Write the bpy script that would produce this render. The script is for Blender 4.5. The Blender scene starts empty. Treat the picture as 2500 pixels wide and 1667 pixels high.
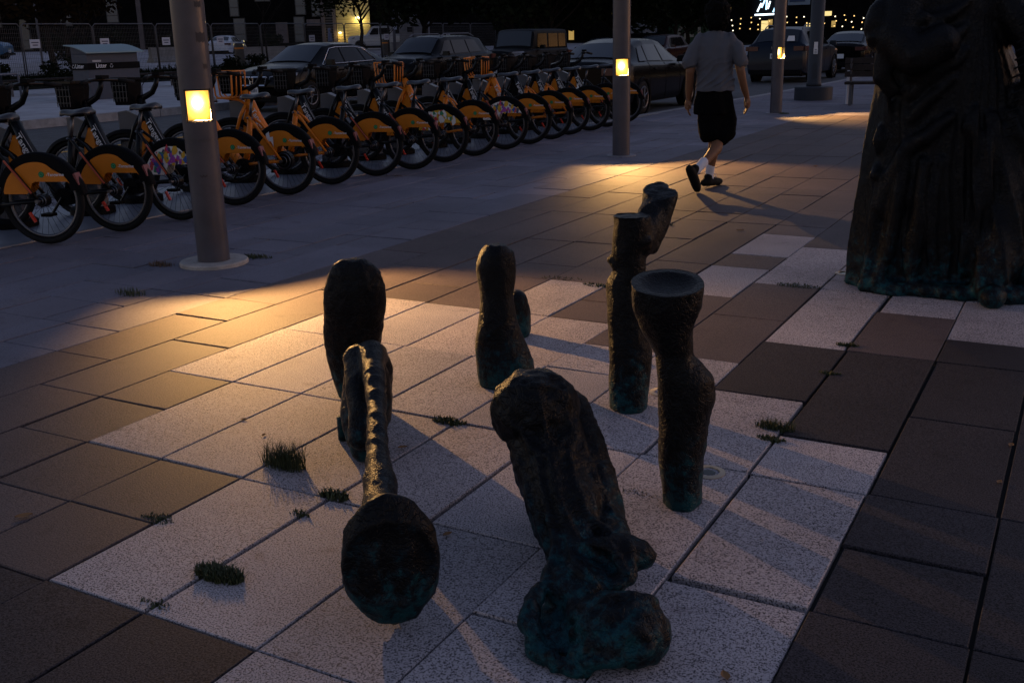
import bpy, bmesh, math, random
import numpy as np
from mathutils import Vector, Matrix, noise
random.seed(7); RN = random.Random(11)
S = bpy.context.scene; COL = S.collection; PI = math.pi
def rad(a): return math.radians(a)

# ------------------------------------------------------------ camera, sky, exposure
cd = bpy.data.cameras.new('camera'); cam = bpy.data.objects.new('camera', cd); COL.objects.link(cam)
R_ = Vector((0.87671891, 0.48041486, -0.02378054)); U_ = Vector((-0.11488783, 0.25715721, 0.959516)); F_ = Vector((-0.46708108, 0.83849373, -0.28064841))
M = Matrix((( R_.x, U_.x, -F_.x, 0), (R_.y, U_.y, -F_.y, 0), (R_.z, U_.z, -F_.z, 1.48), (0, 0, 0, 1)))
cam.matrix_world = M
cd.sensor_width = 36; cd.lens = 36.5; cd.clip_start = .05; cd.clip_end = 900
S.camera = cam
W = bpy.data.worlds.new('World'); S.world = W; W.use_nodes = True
wn = W.node_tree; bgn = wn.nodes['Background']
sky = wn.nodes.new('ShaderNodeTexSky'); sky.sky_type = 'NISHITA'; sky.sun_disc = False
sky.sun_elevation = rad(11); sky.sun_rotation = rad(48); sky.altitude = 80; sky.air_density = 1.3; sky.dust_density = .4; sky.ozone_density = 2.5
tn_ = wn.nodes.new('ShaderNodeMix'); tn_.data_type = 'RGBA'; tn_.blend_type = 'MULTIPLY'; tn_.inputs['Factor'].default_value = 1.
tn_.inputs['B'].default_value = (1.42, 1.02, 1.06, 1); wn.links.new(sky.outputs['Color'], tn_.inputs['A']); wn.links.new(tn_.outputs['Result'], bgn.inputs['Color']); bgn.inputs['Strength'].default_value = .06
sl = bpy.data.lights.new('sun', 'SUN'); sl.energy = .012; sl.angle = rad(12); sl.color = (1, .72, .6)
so = bpy.data.objects.new('sun', sl); COL.objects.link(so)
so.rotation_euler = Vector((-math.sin(rad(48)), -math.cos(rad(48)), -.06)).to_track_quat('-Z', 'Y').to_euler()
S.view_settings.view_transform = 'Standard'; S.view_settings.look = 'None'; S.view_settings.gamma = 1
S.view_settings.exposure = 1.02; S.view_settings.use_curve_mapping = False

# ------------------------------------------------------------ materials
MATS = {}
def mat(name, color, rough=.6, metal=0., var=0., vscale=8., bump=0., bscale=60., emit=None, estr=0., coat=0., spec=.5, speck=None, tint=False, alpha=None):
    if name in MATS: return MATS[name]
    m = bpy.data.materials.new(name); m.use_nodes = True; nt = m.node_tree; N = nt.nodes; L = nt.links
    b = N['Principled BSDF']; b.inputs['Roughness'].default_value = rough; b.inputs['Metallic'].default_value = metal
    b.inputs['Coat Weight'].default_value = coat; b.inputs['Coat Roughness'].default_value = .06
    b.inputs['Specular IOR Level'].default_value = spec
    c4 = (*color, 1); b.inputs['Base Color'].default_value = c4; out = None
    geo = N.new('ShaderNodeNewGeometry') if (var or bump or speck or tint) else None
    def noi(sc, det=3., ro=.6):
        n = N.new('ShaderNodeTexNoise'); n.inputs['Scale'].default_value = sc; n.inputs['Detail'].default_value = det; n.inputs['Roughness'].default_value = ro
        L.new(geo.outputs['Position'], n.inputs['Vector']); return n
    def ramp(a, p0, c0, p1, c1):
        r = N.new('ShaderNodeValToRGB'); r.color_ramp.elements[0].position = p0; r.color_ramp.elements[0].color = c0
        r.color_ramp.elements[1].position = p1; r.color_ramp.elements[1].color = c1; L.new(a, r.inputs['Fac']); return r.outputs['Color']
    def mix(a, bb, fac=None, mode='MIX', f=1.):
        x = N.new('ShaderNodeMix'); x.data_type = 'RGBA'; x.blend_type = mode; x.inputs['Factor'].default_value = f
        if fac is not None: L.new(fac, x.inputs['Factor'])
        for v, s in ((a, x.inputs['A']), (bb, x.inputs['B'])):
            if isinstance(v, tuple): s.default_value = v
            else: L.new(v, s)
        return x.outputs['Result']
    cur = c4
    if speck:   # (second colour, scale, lo, hi)
        c2, sc, lo, hi = speck
        n = noi(sc, 2.5, .75); f = ramp(n.outputs['Fac'], lo, (0, 0, 0, 1), hi, (1, 1, 1, 1)); cur = mix(cur, (*c2, 1), f)
    if var:
        n = noi(vscale, 4., .65); g = ramp(n.outputs['Fac'], .3, (1 - var,) * 3 + (1,), .7, (1 + var,) * 3 + (1,)); cur = mix(cur, g, mode='MULTIPLY')
    if tint:
        a = N.new('ShaderNodeAttribute'); a.attribute_name = 'tint'; cur = mix(cur, a.outputs['Color'], mode='MULTIPLY')
        n = noi(6.5, 6., .6); cur = mix(cur, ramp(n.outputs['Fac'], .60, (1, 1, 1, 1), .70, (.72, .70, .70, 1)), mode='MULTIPLY')
        n = noi(34., 2., .5); cur = mix(cur, ramp(n.outputs['Fac'], .735, (1, 1, 1, 1), .75, (.45, .43, .43, 1)), mode='MULTIPLY')
        n = noi(1.1, 5., .6); cur = mix(cur, ramp(n.outputs['Fac'], .3, (.72, .72, .73, 1), .7, (1.14, 1.13, 1.12, 1)), mode='MULTIPLY')
    if not isinstance(cur, tuple): L.new(cur, b.inputs['Base Color'])
    if bump:
        n = noi(bscale, 4., .7); bp = N.new('ShaderNodeBump'); bp.inputs['Strength'].default_value = 1.; bp.inputs['Distance'].default_value = bump
        L.new(n.outputs['Fac'], bp.inputs['Height']); L.new(bp.outputs['Normal'], b.inputs['Normal'])
    if emit: b.inputs['Emission Color'].default_value = (*emit, 1); b.inputs['Emission Strength'].default_value = estr
    if alpha is not None:
        b.inputs['Transmission Weight'].default_value = alpha
    MATS[name] = m; return m
def bronze(name, teal_top, amount=1.):
    m = bpy.data.materials.new(name); m.use_nodes = True; nt = m.node_tree; N = nt.nodes; L = nt.links; b = N['Principled BSDF']
    geo = N.new('ShaderNodeNewGeometry'); tc = N.new('ShaderNodeTexCoord')
    n = N.new('ShaderNodeTexNoise'); n.inputs['Scale'].default_value = 22; n.inputs['Detail'].default_value = 5; n.inputs['Roughness'].default_value = .7
    L.new(geo.outputs['Position'], n.inputs['Vector'])
    sx = N.new('ShaderNodeSeparateXYZ'); L.new(geo.outputs['Position'], sx.inputs[0])
    mr = N.new('ShaderNodeMapRange'); mr.inputs['From Min'].default_value = 0; mr.inputs['From Max'].default_value = teal_top; mr.inputs['To Min'].default_value = .17 * amount; mr.inputs['To Max'].default_value = -.12
    L.new(sx.outputs['Z'], mr.inputs['Value'])
    ad = N.new('ShaderNodeMath'); ad.operation = 'ADD'; L.new(n.outputs['Fac'], ad.inputs[0]); L.new(mr.outputs[0], ad.inputs[1])
    r = N.new('ShaderNodeValToRGB'); L.new(ad.outputs[0], r.inputs['Fac']); e = r.color_ramp.elements
    e[0].position = .5; e[0].color = (.0022, .0022, .0034, 1); e[1].position = .72; e[1].color = (.005, .045, .055, 1)
    x = e.new(.6); x.color = (.004, .010, .015, 1)
    L.new(r.outputs['Color'], b.inputs['Base Color'])
    b.inputs['Metallic'].default_value = .15; b.inputs['Roughness'].default_value = .40; b.inputs['Specular IOR Level'].default_value = .17
    v = N.new('ShaderNodeTexVoronoi'); v.feature = 'DISTANCE_TO_EDGE'; v.inputs['Scale'].default_value = 34
    n2 = N.new('ShaderNodeTexNoise'); n2.inputs['Scale'].default_value = 9; n2.inputs['Detail'].default_value = 4
    mx = N.new('ShaderNodeMix'); mx.data_type = 'RGBA'; mx.inputs['Factor'].default_value = .3; L.new(geo.outputs['Position'], mx.inputs['A']); L.new(n2.outputs['Color'], mx.inputs['B'])
    L.new(geo.outputs['Position'], n2.inputs['Vector']); L.new(mx.outputs['Result'], v.inputs['Vector'])
    n3 = N.new('ShaderNodeTexNoise'); n3.inputs['Scale'].default_value = 55; n3.inputs['Detail'].default_value = 6; n3.inputs['Roughness'].default_value = .7; n3.inputs['Distortion'].default_value = 1.2
    L.new(geo.outputs['Position'], n3.inputs['Vector'])
    mn = N.new('ShaderNodeMath'); mn.operation = 'MINIMUM'; mn.inputs[1].default_value = .12; L.new(v.outputs['Distance'], mn.inputs[0])
    ma = N.new('ShaderNodeMath'); ma.operation = 'MULTIPLY_ADD'; ma.inputs[1].default_value = .22; L.new(n3.outputs['Fac'], ma.inputs[0]); L.new(mn.outputs[0], ma.inputs[2])
    bp = N.new('ShaderNodeBump'); bp.inputs['Distance'].default_value = .012; bp.inputs['Strength'].default_value = 1; L.new(ma.outputs[0], bp.inputs['Height'])
    L.new(bp.outputs['Normal'], b.inputs['Normal']); return m

M_light = mat('granite_light', (.46, .41, .43), .68, spec=.35, speck=((.03, .025, .033), 185, .49, .60), tint=True, bump=.0035, bscale=110)
M_dark = mat('granite_brown', (.118, .088, .088), .68, spec=.25, speck=((.042, .030, .032), 170, .47, .60), tint=True, bump=.0025, bscale=130)
M_dark2 = mat('granite_black', (.050, .042, .049), .72, spec=.2, speck=((.007, .006, .008), 180, .46, .58), tint=True, bump=.0025, bscale=130)
M_pav = mat('paver_grey', (.150, .138, .172), .7, spec=.35, speck=((.07, .065, .085), 140, .5, .62), tint=True, bump=.002, bscale=120)
M_sand = mat('joint_sand', (.012, .011, .010), .95)
M_asph = mat('asphalt', (.05, .05, .056), .82, var=.35, vscale=3, bump=.004, bscale=90)
M_conc = mat('concrete_pale', (.30, .30, .33), .75, var=.25, vscale=1.2, bump=.002, bscale=40)
M_kerb = mat('kerb_stone', (.22, .21, .22), .7, var=.3, vscale=4, bump=.003, bscale=50)
M_lot = mat('gravel', (.28, .27, .30), .9, var=.35, vscale=.9, bump=.01, bscale=12)
M_soil = mat('soil', (.010, .010, .007), 1., spec=.05, var=.5, vscale=3)
M_yel = mat('road_paint_yellow', (.55, .30, .03), .7, var=.25, vscale=6)
M_pole = mat('pole_grey_paint', (.058, .054, .067), .42, spec=.3, var=.18, vscale=5, bump=.0006, bscale=25, coat=.1)
M_poledk = mat('pole_dark', (.03, .033, .042), .6, spec=.25)
M_blk = mat('black_plastic', (.003, .003, .004), .65, spec=.08)
M_blkgl = mat('black_gloss', (.003, .003, .0042), .35, spec=.2)
M_rub = mat('tyre_rubber', (.006, .006, .007), .8, spec=.2)
M_alu = mat('rim_metal', (.11, .11, .125), .4, metal=.9)
M_chr = mat('chrome', (.55, .55, .58), .15, metal=1.)
M_or = mat('orange_paint', (.56, .165, .006), .5, spec=.3, var=.06, vscale=9)
M_orf = mat('orange_frame', (.62, .17, .006), .4, spec=.35)
M_red = mat('red_reflector', (.45, .03, .015), .3)
M_wht = mat('white_print', (.62, .60, .62), .7)
M_grn = mat('green_print', (.01, .16, .05), .6)
M_dock = mat('dock_grey', (.055, .062, .085), .45, var=.1)
M_steel = mat('steel_plate', (.16, .18, .23), .42, metal=.4, var=.2, vscale=3)
M_glass = mat('car_glass', (.014, .018, .025), .12, spec=.4, coat=.1)
M_glassb = mat('car_glass_tinted', (.002, .002, .0025), .15, spec=.2)
M_tail = mat('tail_light', (.05, .003, .003), .35)
M_lens = mat('head_light', (.25, .25, .27), .12, metal=.4, coat=.6)
M_skin = mat('skin', (.17, .078, .042), .6, spec=.25)
M_hair = mat('hair', (.002, .0018, .0018), .9, spec=.1, bump=.006, bscale=70)
M_leaf = mat('leaf_green', (.009, .012, .006), .9, spec=.05)
M_leaf2 = mat('leaf_brown', (.018, .011, .005), .9, spec=.05)
M_bark = mat('bark', (.018, .014, .012), .95, spec=.05, var=.3, vscale=9, bump=.01, bscale=25)
M_weed = mat('weed_green', (.035, .045, .014), .7, var=.4, vscale=60)
M_dry = mat('dry_leaf', (.22, .10, .03), .7)
M_wood = mat('bench_wood', (.022, .018, .018), .8, spec=.15, var=.3, vscale=6)

# ------------------------------------------------------------ helpers
def link(name, me, m=None, parent=None, smooth=False):
    o = bpy.data.objects.new(name, me); COL.objects.link(o)
    if m is not None and not len(me.materials): me.materials.append(m)
    if parent: o.parent = parent
    if smooth: me.polygons.foreach_set('use_smooth', [True] * len(me.polygons))
    return o
def tag(o, label=None, cat=None, group=None, kind=None):
    for k, v in (('label', label), ('category', cat), ('group', group), ('kind', kind)):
        if v: o[k] = v
    return o
def empty(name, loc=(0, 0, 0), rz=0, label=None, cat=None, group=None):
    o = bpy.data.objects.new(name, None); COL.objects.link(o); o.location = loc; o.rotation_euler = (0, 0, rz); o.empty_display_size = .2
    return tag(o, label, cat, group)
def kids(o): return [c for c in KID.get(o.name, [])]
def copy_tree(o, parent=None):
    c = o.copy(); COL.objects.link(c); c.parent = parent
    for ch in list(o.children): copy_tree(ch, c)
    return c
class MB:
    def __init__(s): s.v = []; s.f = []; s.mi = []
    def add(s, vs, fs, mi=0):
        n = len(s.v); s.v += [tuple(v) for v in vs]; s.f += [tuple(i + n for i in f) for f in fs]; s.mi += [mi] * len(fs); return s
    def box(s, c, d, rz=0, mi=0, top=1., topy=None):
        topy = top if topy is None else topy
        cx, cy, cz = c; dx, dy, dz = d[0] / 2, d[1] / 2, d[2] / 2; ca, sa = math.cos(rz), math.sin(rz); vs = []
        for z, k, ky in ((-dz, 1, 1), (dz, top, topy)):
            for x, y in ((-dx, -dy), (dx, -dy), (dx, dy), (-dx, dy)):
                x *= k; y *= ky; vs.append((cx + x * ca - y * sa, cy + x * sa + y * ca, cz + z))
        return s.add(vs, [(3, 2, 1, 0), (4, 5, 6, 7), (0, 1, 5, 4), (1, 2, 6, 5), (2, 3, 7, 6), (3, 0, 4, 7)], mi)
    def tube(s, pts, r, n=8, cap=True, flat=1., mi=0):
        pts = [Vector(p[:3]) for p in pts]; rs = r if isinstance(r, (list, tuple)) else [r] * len(pts); vs = []; k = len(pts)
        up = None
        for i, p in enumerate(pts):
            t = (pts[min(i + 1, k - 1)] - pts[max(i - 1, 0)]).normalized()
            if up is None: up = Vector((0, 0, 1)) if abs(t.z) < .9 else Vector((1, 0, 0))
            a = t.cross(up).normalized(); b = a.cross(t).normalized(); up = b
            for j in range(n):
                q = 2 * PI * j / n; vs.append(p + (a * math.cos(q) + b * math.sin(q) * flat) * rs[i])
        fs = [(i * n + j, i * n + (j + 1) % n, (i + 1) * n + (j + 1) % n, (i + 1) * n + j) for i in range(k - 1) for j in range(n)]
        if cap: fs += [tuple(range(n - 1, -1, -1)), tuple((k - 1) * n + j for j in range(n))]
        return s.add(vs, fs, mi)
    def ring(s, R, r, c=(0, 0, 0), axis='y', n=32, m=6, flat=1., mi=0):
        vs = []
        for i in range(n):
            a = 2 * PI * i / n
            for j in range(m):
                b = 2 * PI * j / m; rr = R + r * math.cos(b); h = r * flat * math.sin(b)
                if axis == 'y': vs.append((c[0] + rr * math.cos(a), c[1] + h, c[2] + rr * math.sin(a)))
                else: vs.append((c[0] + rr * math.cos(a), c[1] + rr * math.sin(a), c[2] + h))
        return s.add(vs, [(i * m + j, i * m + (j + 1) % m, ((i + 1) % n) * m + (j + 1) % m, ((i + 1) % n) * m + j) for i in range(n) for j in range(m)], mi)
    def lathe(s, prof, c=(0, 0, 0), n=24, mi=0, cap=True):
        vs = [(c[0] + r * math.cos(2 * PI * j / n), c[1] + r * math.sin(2 * PI * j / n), c[2] + z) for r, z in prof for j in range(n)]; k = len(prof)
        fs = [(i * n + j, i * n + (j + 1) % n, (i + 1) * n + (j + 1) % n, (i + 1) * n + j) for i in range(k - 1) for j in range(n)]
        if cap: fs += [tuple(range(n - 1, -1, -1)), tuple((k - 1) * n + j for j in range(n))]
        return s.add(vs, fs, mi)
    def plate(s, poly, y0, y1, mi=0):     # polygon in x,z extruded in y
        n = len(poly); vs = [(x, y0, z) for x, z in poly] + [(x, y1, z) for x, z in poly]
        return s.add(vs, [tuple(range(n)), tuple(range(2 * n - 1, n - 1, -1))] + [(i, i + n, (i + 1) % n + n, (i + 1) % n) for i in range(n)], mi)
    def mesh(s, name):
        me = bpy.data.meshes.new(name); me.from_pydata(s.v, [], s.f)
        if any(s.mi): me.polygons.foreach_set('material_index', s.mi)
        return me
    def build(s, name, m, parent=None, smooth=False):
        me = s.mesh(name)
        for x in (m if isinstance(m, (list, tuple)) else [m]): me.materials.append(x)
        bm = bmesh.new(); bm.from_mesh(me); bmesh.ops.recalc_face_normals(bm, faces=bm.faces); bm.to_mesh(me); bm.free()
        return link(name, me, None, parent, smooth)
def text_mesh(body, size, extr=0.0, align='LEFT', bold=0.0, sx=1.):
    c = bpy.data.curves.new('txt', 'FONT'); c.body = body; c.size = size; c.extrude = extr; c.offset = bold; c.resolution_u = 3; c.align_x = align
    o = bpy.data.objects.new('txt', c); COL.objects.link(o); dg = bpy.context.evaluated_depsgraph_get()
    me = bpy.data.meshes.new_from_object(o.evaluated_get(dg)); bpy.data.objects.remove(o); bpy.data.curves.remove(c)
    me.materials.clear()
    if sx != 1.:
        for v in me.vertices: v.co.x *= sx
    return me
def put_text(name, body, size, mtx, m, parent=None, **k):
    me = text_mesh(body, size, **k); me.transform(mtx); return link(name, me, m, parent)

# blob: union of spheres strung along paths and horizontal-ring lofts, skinned with a voxel remesh
ICO = None
def ico():
    global ICO
    if ICO is None:
        bm = bmesh.new(); bmesh.ops.create_icosphere(bm, subdivisions=2, radius=1)
        ICO = (np.array([v.co[:] for v in bm.verts]), [[v.index for v in f.verts] for f in bm.faces]); bm.free()
    return ICO
def blob(name, m, chains, lofts=(), voxel=.01, parent=None, smooth_it=6, disp=None, ell=()):
    V, F = ico(); vs = []; fs = []; n = 0
    def addv(a, f):
        nonlocal n
        vs.append(a); fs.extend([[i + n for i in q] for q in f]); n += len(a)
    for ch in chains:
        for i in range(max(1, len(ch) - 1)):
            a = np.array(ch[i]); b = np.array(ch[min(i + 1, len(ch) - 1)])
            L = np.linalg.norm(b[:3] - a[:3]); st = max(1, int(L / (.28 * min(a[3], b[3]) + 1e-6)))
            for t in np.linspace(0, 1, st + 1):
                p = a + (b - a) * t; addv(V * p[3] + p[:3], F)
    for c, r3, rot in ell:
        mm = np.array(Matrix.Rotation(rot, 3, 'Z')); addv((V * np.array(r3)) @ mm.T + np.array(c), F)
    for rings in lofts:   # (cx,cy,z,a,b,ang)
        k = 28; a = []
        for cx, cy, z, ra, rb, an in rings:
            for j in range(k):
                t = 2 * PI * j / k; x = ra * math.cos(t); y = rb * math.sin(t); a.append((cx + x * math.cos(an) - y * math.sin(an), cy + x * math.sin(an) + y * math.cos(an), z))
        f = [(i * k + j, i * k + (j + 1) % k, (i + 1) * k + (j + 1) % k, (i + 1) * k + j) for i in range(len(rings) - 1) for j in range(k)]
        f += [tuple(range(k - 1, -1, -1)), tuple((len(rings) - 1) * k + j for j in range(k))]
        addv(np.array(a), f)
    me = bpy.data.meshes.new(name); me.from_pydata(np.vstack(vs).tolist(), [], fs)
    o = bpy.data.objects.new(name, me); COL.objects.link(o)
    md = o.modifiers.new('r', 'REMESH'); md.mode = 'VOXEL'; md.voxel_size = voxel
    sm = o.modifiers.new('s', 'SMOOTH'); sm.iterations = smooth_it; sm.factor = .5
    dg = bpy.context.evaluated_depsgraph_get(); me2 = bpy.data.meshes.new_from_object(o.evaluated_get(dg))
    bpy.data.objects.remove(o); bpy.data.meshes.remove(me); me2.name = name
    if disp:
        nv = len(me2.vertices); co = [v.co.copy() for v in me2.vertices]; no = [v.normal.copy() for v in me2.vertices]
        for i in range(nv): me2.vertices[i].co = co[i] + no[i] * disp(co[i], no[i])
    me2.materials.clear(); me2.materials.append(m)
    me2.polygons.foreach_set('use_smooth', [True] * len(me2.polygons))
    return link(name, me2, None, parent)
def crumple(p, n, a=.010, fold=.014, fs=9.):
    q = p * 11; w = noise.noise_vector(p * 7) * .5
    r1 = 1 - abs(noise.noise(q + w * 1.5)) * 2; r2 = 1 - abs(noise.noise(p * 31 + w * 2)) * 2
    f = 1 - abs(noise.noise(Vector((p.x * fs, p.y * fs, p.z * fs * .28)) + w)) * 2.2
    return a * (r1 * .35 + r2 * .6 - .45) + fold * (f - .5)

def snap(base, chains, k=1., sink=.25):
    from mathutils.bvhtree import BVHTree
    t = BVHTree.FromPolygons([v.co for v in base.data.vertices], [tuple(p.vertices) for p in base.data.polygons]); out = []
    for ch in chains:
        c = []
        for a, b in zip(ch[:-1], ch[1:]):
            for u in (0, .25, .5, .75):
                p = Vector(a[:3]).lerp(Vector(b[:3]), u); r = (a[3] + (b[3] - a[3]) * u) * k; q, n, i, d = t.find_nearest(p); q = q - n * r * sink; c.append((q.x, q.y, q.z, r))
        q, n, i, d = t.find_nearest(Vector(ch[-1][:3])); c.append((q.x, q.y, q.z, ch[-1][3] * k * .6)); out.append(c)
    return out
# ------------------------------------------------------------ terrain, road, paving
def zt(u):
    return float(np.interp(u, [-140, -75, -60, -45, -33.7, -31, -18.9], [1.6, 1.15, .88, .62, .45, .2, .1]))
def kerb_u(v): return float(np.interp(v, [-20, 16.6, 17, 25, 32, 50, 90], [-7.75, -7.75, -7.62, -7.05, -6.75, -6.45, -6.2]))
def sheet(name, us, vs_, zf, m, kind='structure'):
    mb = MB(); P = [(u if not callable(u) else u(v), v) for v in vs_ for u in us]; n = len(us)
    mb.add([(x, y, zf(x, y)) for x, y in P], [(i * n + j, i * n + j + 1, (i + 1) * n + j + 1, (i + 1) * n + j) for i in range(len(vs_) - 1) for j in range(n - 1)])
    return tag(mb.build(name, m), kind=kind)
sheet('ground', [-400, -200, -60, 0, 60, 200, 400], [-200, -60, 0, 60, 200, 400], lambda x, y: -.14, M_asph)
sheet('road', [-18.75, -13, -9, -5], list(range(-10, 130, 10)), lambda x, y: -.06, M_asph)
vl = list(np.arange(-10, 131, 5.))
sheet('far_pavement', [-31, -28, -25, -22, -18.95], vl, lambda x, y: zt(x), M_conc)
sheet('verge', [-35, -34, -33, -32, -31], vl, lambda x, y: zt(x), M_soil)
sheet('parking_lot', [-140, -100, -75, -60, -50, -42, -35], vl, lambda x, y: zt(x) + .004, M_lot)
yl = MB()
for v in range(-10, 60, 2): yl.box((-13.95, v + 1, -.054), (.11, 2.02, .004))
tag(yl.build('road_marking', M_yel), kind='structure')
# far kerb, individual stones
kb = bpy.data.objects.new('far_kerb', None); COL.objects.link(kb); tag(kb, kind='structure')
ks = MB().box((0, 0, 0), (.2, 1.18, .22), top=.94, topy=1).mesh('kerb_stone'); ks.materials.append(M_kerb)
for i in range(34):
    o = link('kerb_stone', ks, None, kb); o.location = (-18.85, 6 + i * 1.2, .005 + RN.uniform(-.004, .004))
nk = bpy.data.objects.new('near_kerb', None); COL.objects.link(nk); tag(nk, kind='structure')
for i in range(40):
    v = 17.2 + i * 1.2; u = kerb_u(v); o = link('kerb_stone', ks, None, nk); o.location = (u - .1, v, -.107)
    o.rotation_euler = (0, 0, -math.atan2(kerb_u(v + .6) - kerb_u(v - .6), 1.2))

# paving: the photo's slab grid (0.4 m module)
U0 = -4.517; PJ = .4045; PV0 = .085
TL = [(4, 5)]
COLJ = {0: [2, 5, 8, 10, 11, 15, 17, 20, 22, 24, 26, 28, 32, 35], 1: [1, 4, 7, 9, 12, 14, 17, 20, 23, 26, 29, 32, 35, 38], 2: [3, 6, 7, 8, 10, 12, 13, 14, 17, 20, 23, 27, 29, 32, 35],
 3: [2, 5, 6, 8, 10, 12, 14, 15, 17, 20, 21, 23, 25, 27, 30, 32, 35], 4: [1, 4, 5, 6, 8, 10, 12, 14, 15, 18, 20, 21, 22, 24, 25, 27, 30, 32, 35], 5: [2, 4, 6, 8, 10, 12, 13, 16, 20, 21, 22, 24, 25, 27, 30, 33],
 6: [1, 4, 6, 8, 10, 11, 14, 16, 17, 19, 20, 22, 25, 27, 30], 7: [2, 4, 6, 8, 11, 13, 15, 18, 21, 22, 25, 28], 8: [2, 5, 8, 10, 12, 15, 17, 20, 23, 26], 9: [3, 6, 8, 9, 12, 14, 16, 18, 21, 24],
 10: [2, 5, 6, 7, 8, 10, 12, 13, 15, 17, 20, 23], 11: [1, 4, 6, 8, 10, 12, 13, 15, 17, 20], 12: [2, 5, 8, 10, 12, 13, 16, 19], 13: [3, 6, 9, 12, 15, 18]}
LIGHT = {2: [(8, 12)], 3: [(6, 12)], 4: [(6, 14)], 5: [(4, 12)], 6: [(4, 11), (14, 16), (17, 19)], 7: [(-9, 11), (15, 18)], 8: [(-9, 10), (12, 17)], 9: [(-9, 9), (14, 17)], 10: [(13, 17)], 11: [(13, 17)], 12: [(13, 16), (30, 33)], 13: [(28, 30), (33, 36)]}
slabs = []   # (x0,x1,y0,y1,mat,tint)
def tnt(lo=.88, hi=1.1, warm=.03):
    g = RN.uniform(lo, hi); w = RN.uniform(-warm, warm); return (g * (1 + w), g, g * (1 - w))
for c in range(0, 25):
    js = [-6, -3] + list(COLJ.get(c, [1, 4]));
    while js[-1] < 48: js.append(js[-1] + RN.choice([1, 2, 2, 3, 3, 4]))
    js = [j for j in js if j < 48] + [48]
    for a, b in zip(js[:-1], js[1:]):
        mid = (a + b) / 2; isl = any(lo <= mid <= hi for lo, hi in LIGHT.get(c, []))
        if c > 13 and RN.random() < .12: isl = True
        mm = 0 if isl else (2 if (c >= 8 and b <= 13) or (b <= 4 and c < 8) or c >= 10 else 1)
        slabs.append((U0 + .4 * c, U0 + .4 * (c + 1), PV0 + PJ * a, PV0 + PJ * b, mm, tnt()))
LB = [0, -1.07, -1.6, -2.65, -3.12, -4.17, -4.65, -5.7, -6.2, -7.25, -7.75, -8.8, -9.3, -10.3, -10.8, -12]
for k in range(len(LB) - 1):
    x1 = U0 + .4 * LB[k]; x0 = U0 + .4 * LB[k + 1]; j = -4 + RN.randint(0, 1)
    first = {0: [1, 3, 5, 8, 9, 11, 12], 1: [1, 4, 7, 9, 10, 11, 13, 14], 2: [2, 4, 6, 8, 9, 10, 11], 3: [3, 6, 8, 10, 11, 12]}.get(k)
    js = [-4] + first if first else [-4, 1]
    while js[-1] < 48: js.append(js[-1] + RN.choice([1, 1, 2, 2, 3]))
    js = [j for j in js if j < 48] + [48]
    for a, b in zip(js[:-1], js[1:]):
        y0 = PV0 + PJ * a; y1 = PV0 + PJ * b
        if y0 > 16.6 and x0 < kerb_u((y0 + y1) / 2) - .02: continue
        t = tnt(.86, 1.08, .02)
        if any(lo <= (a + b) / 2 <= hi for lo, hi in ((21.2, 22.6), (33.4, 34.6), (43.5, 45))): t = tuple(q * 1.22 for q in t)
        slabs.append((x0, x1, y0, y1, 3, t))
y = PV0 + PJ * 48; rows = 0
while y < 62:       # lighter paving beyond the dark band, courses running across
    h = RN.choice([.2, .4, .4]); x = kerb_u(y) + .0 + RN.uniform(0, .5); slabs.append((kerb_u(y), x, y, y + h, 3, tnt(.9, 1.1, .02)))
    while x < 6:
        w = RN.choice([.6, .8, 1.2]); slabs.append((x, x + w, y, y + h, 3, tnt(.9, 1.1, .02))); x += w
    y += h
def slab_geo(mb, s, tints, origin=(0, 0)):
    x0, x1, y0, y1, mi, t = s; g = RN.uniform(.0018, .0055); gx0, gx1, gy0, gy1 = [g + (RN.random() < .22) * RN.uniform(.002, .010) for _ in range(4)]
    x0 += gx0 - origin[0]; x1 -= gx1 + origin[0]; y0 += gy0 - origin[1]; y1 -= gy1 + origin[1]; z = RN.uniform(-.0025, .0025); c = .003
    dz = [z + RN.uniform(-.0016, .0016) for _ in range(4)]
    b = [(x0, y0), (x1, y0), (x1, y1), (x0, y1)]; tp = [(x0 + c, y0 + c), (x1 - c, y0 + c), (x1 - c, y1 - c), (x0 + c, y1 - c)]
    vs = [(x, y_, -.05) for x, y_ in b] + [(x, y_, dz[i] - c) for i, (x, y_) in enumerate(b)] + [(x, y_, dz[i]) for i, (x, y_) in enumerate(tp)]
    fs = [(8, 9, 10, 11)] + [(i, (i + 1) % 4, 4 + (i + 1) % 4, 4 + i) for i in range(4)] + [(4 + i, 4 + (i + 1) % 4, 8 + (i + 1) % 4, 8 + i) for i in range(4)]
    mb.add(vs, fs, mi); tints += [t] * len(fs)
def tint_attr(me, tints):
    a = me.attributes.new('tint', 'FLOAT_COLOR', 'FACE'); a.data.foreach_set('color', [q for t in tints for q in (*t, 1)])
PM = [M_light, M_dark, M_dark2, M_pav]
def dist_key(s):
    cx, cy = (s[0] + s[1]) / 2, (s[2] + s[3]) / 2; p = Vector((cx, cy, -1.48)); d = p.dot(F_)
    if d < 1.2: return 0
    x = 512 + 1038 * p.dot(R_) / d; y = 341 - 1038 * p.dot(U_) / d
    if x < -60 or x > 1084 or y > 760: return 0
    return (s[1] - s[0]) * (s[3] - s[2]) / d ** 3
slabs.sort(key=dist_key, reverse=True)
pv = bpy.data.objects.new('pavement', None); COL.objects.link(pv); tag(pv, kind='structure')
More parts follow.
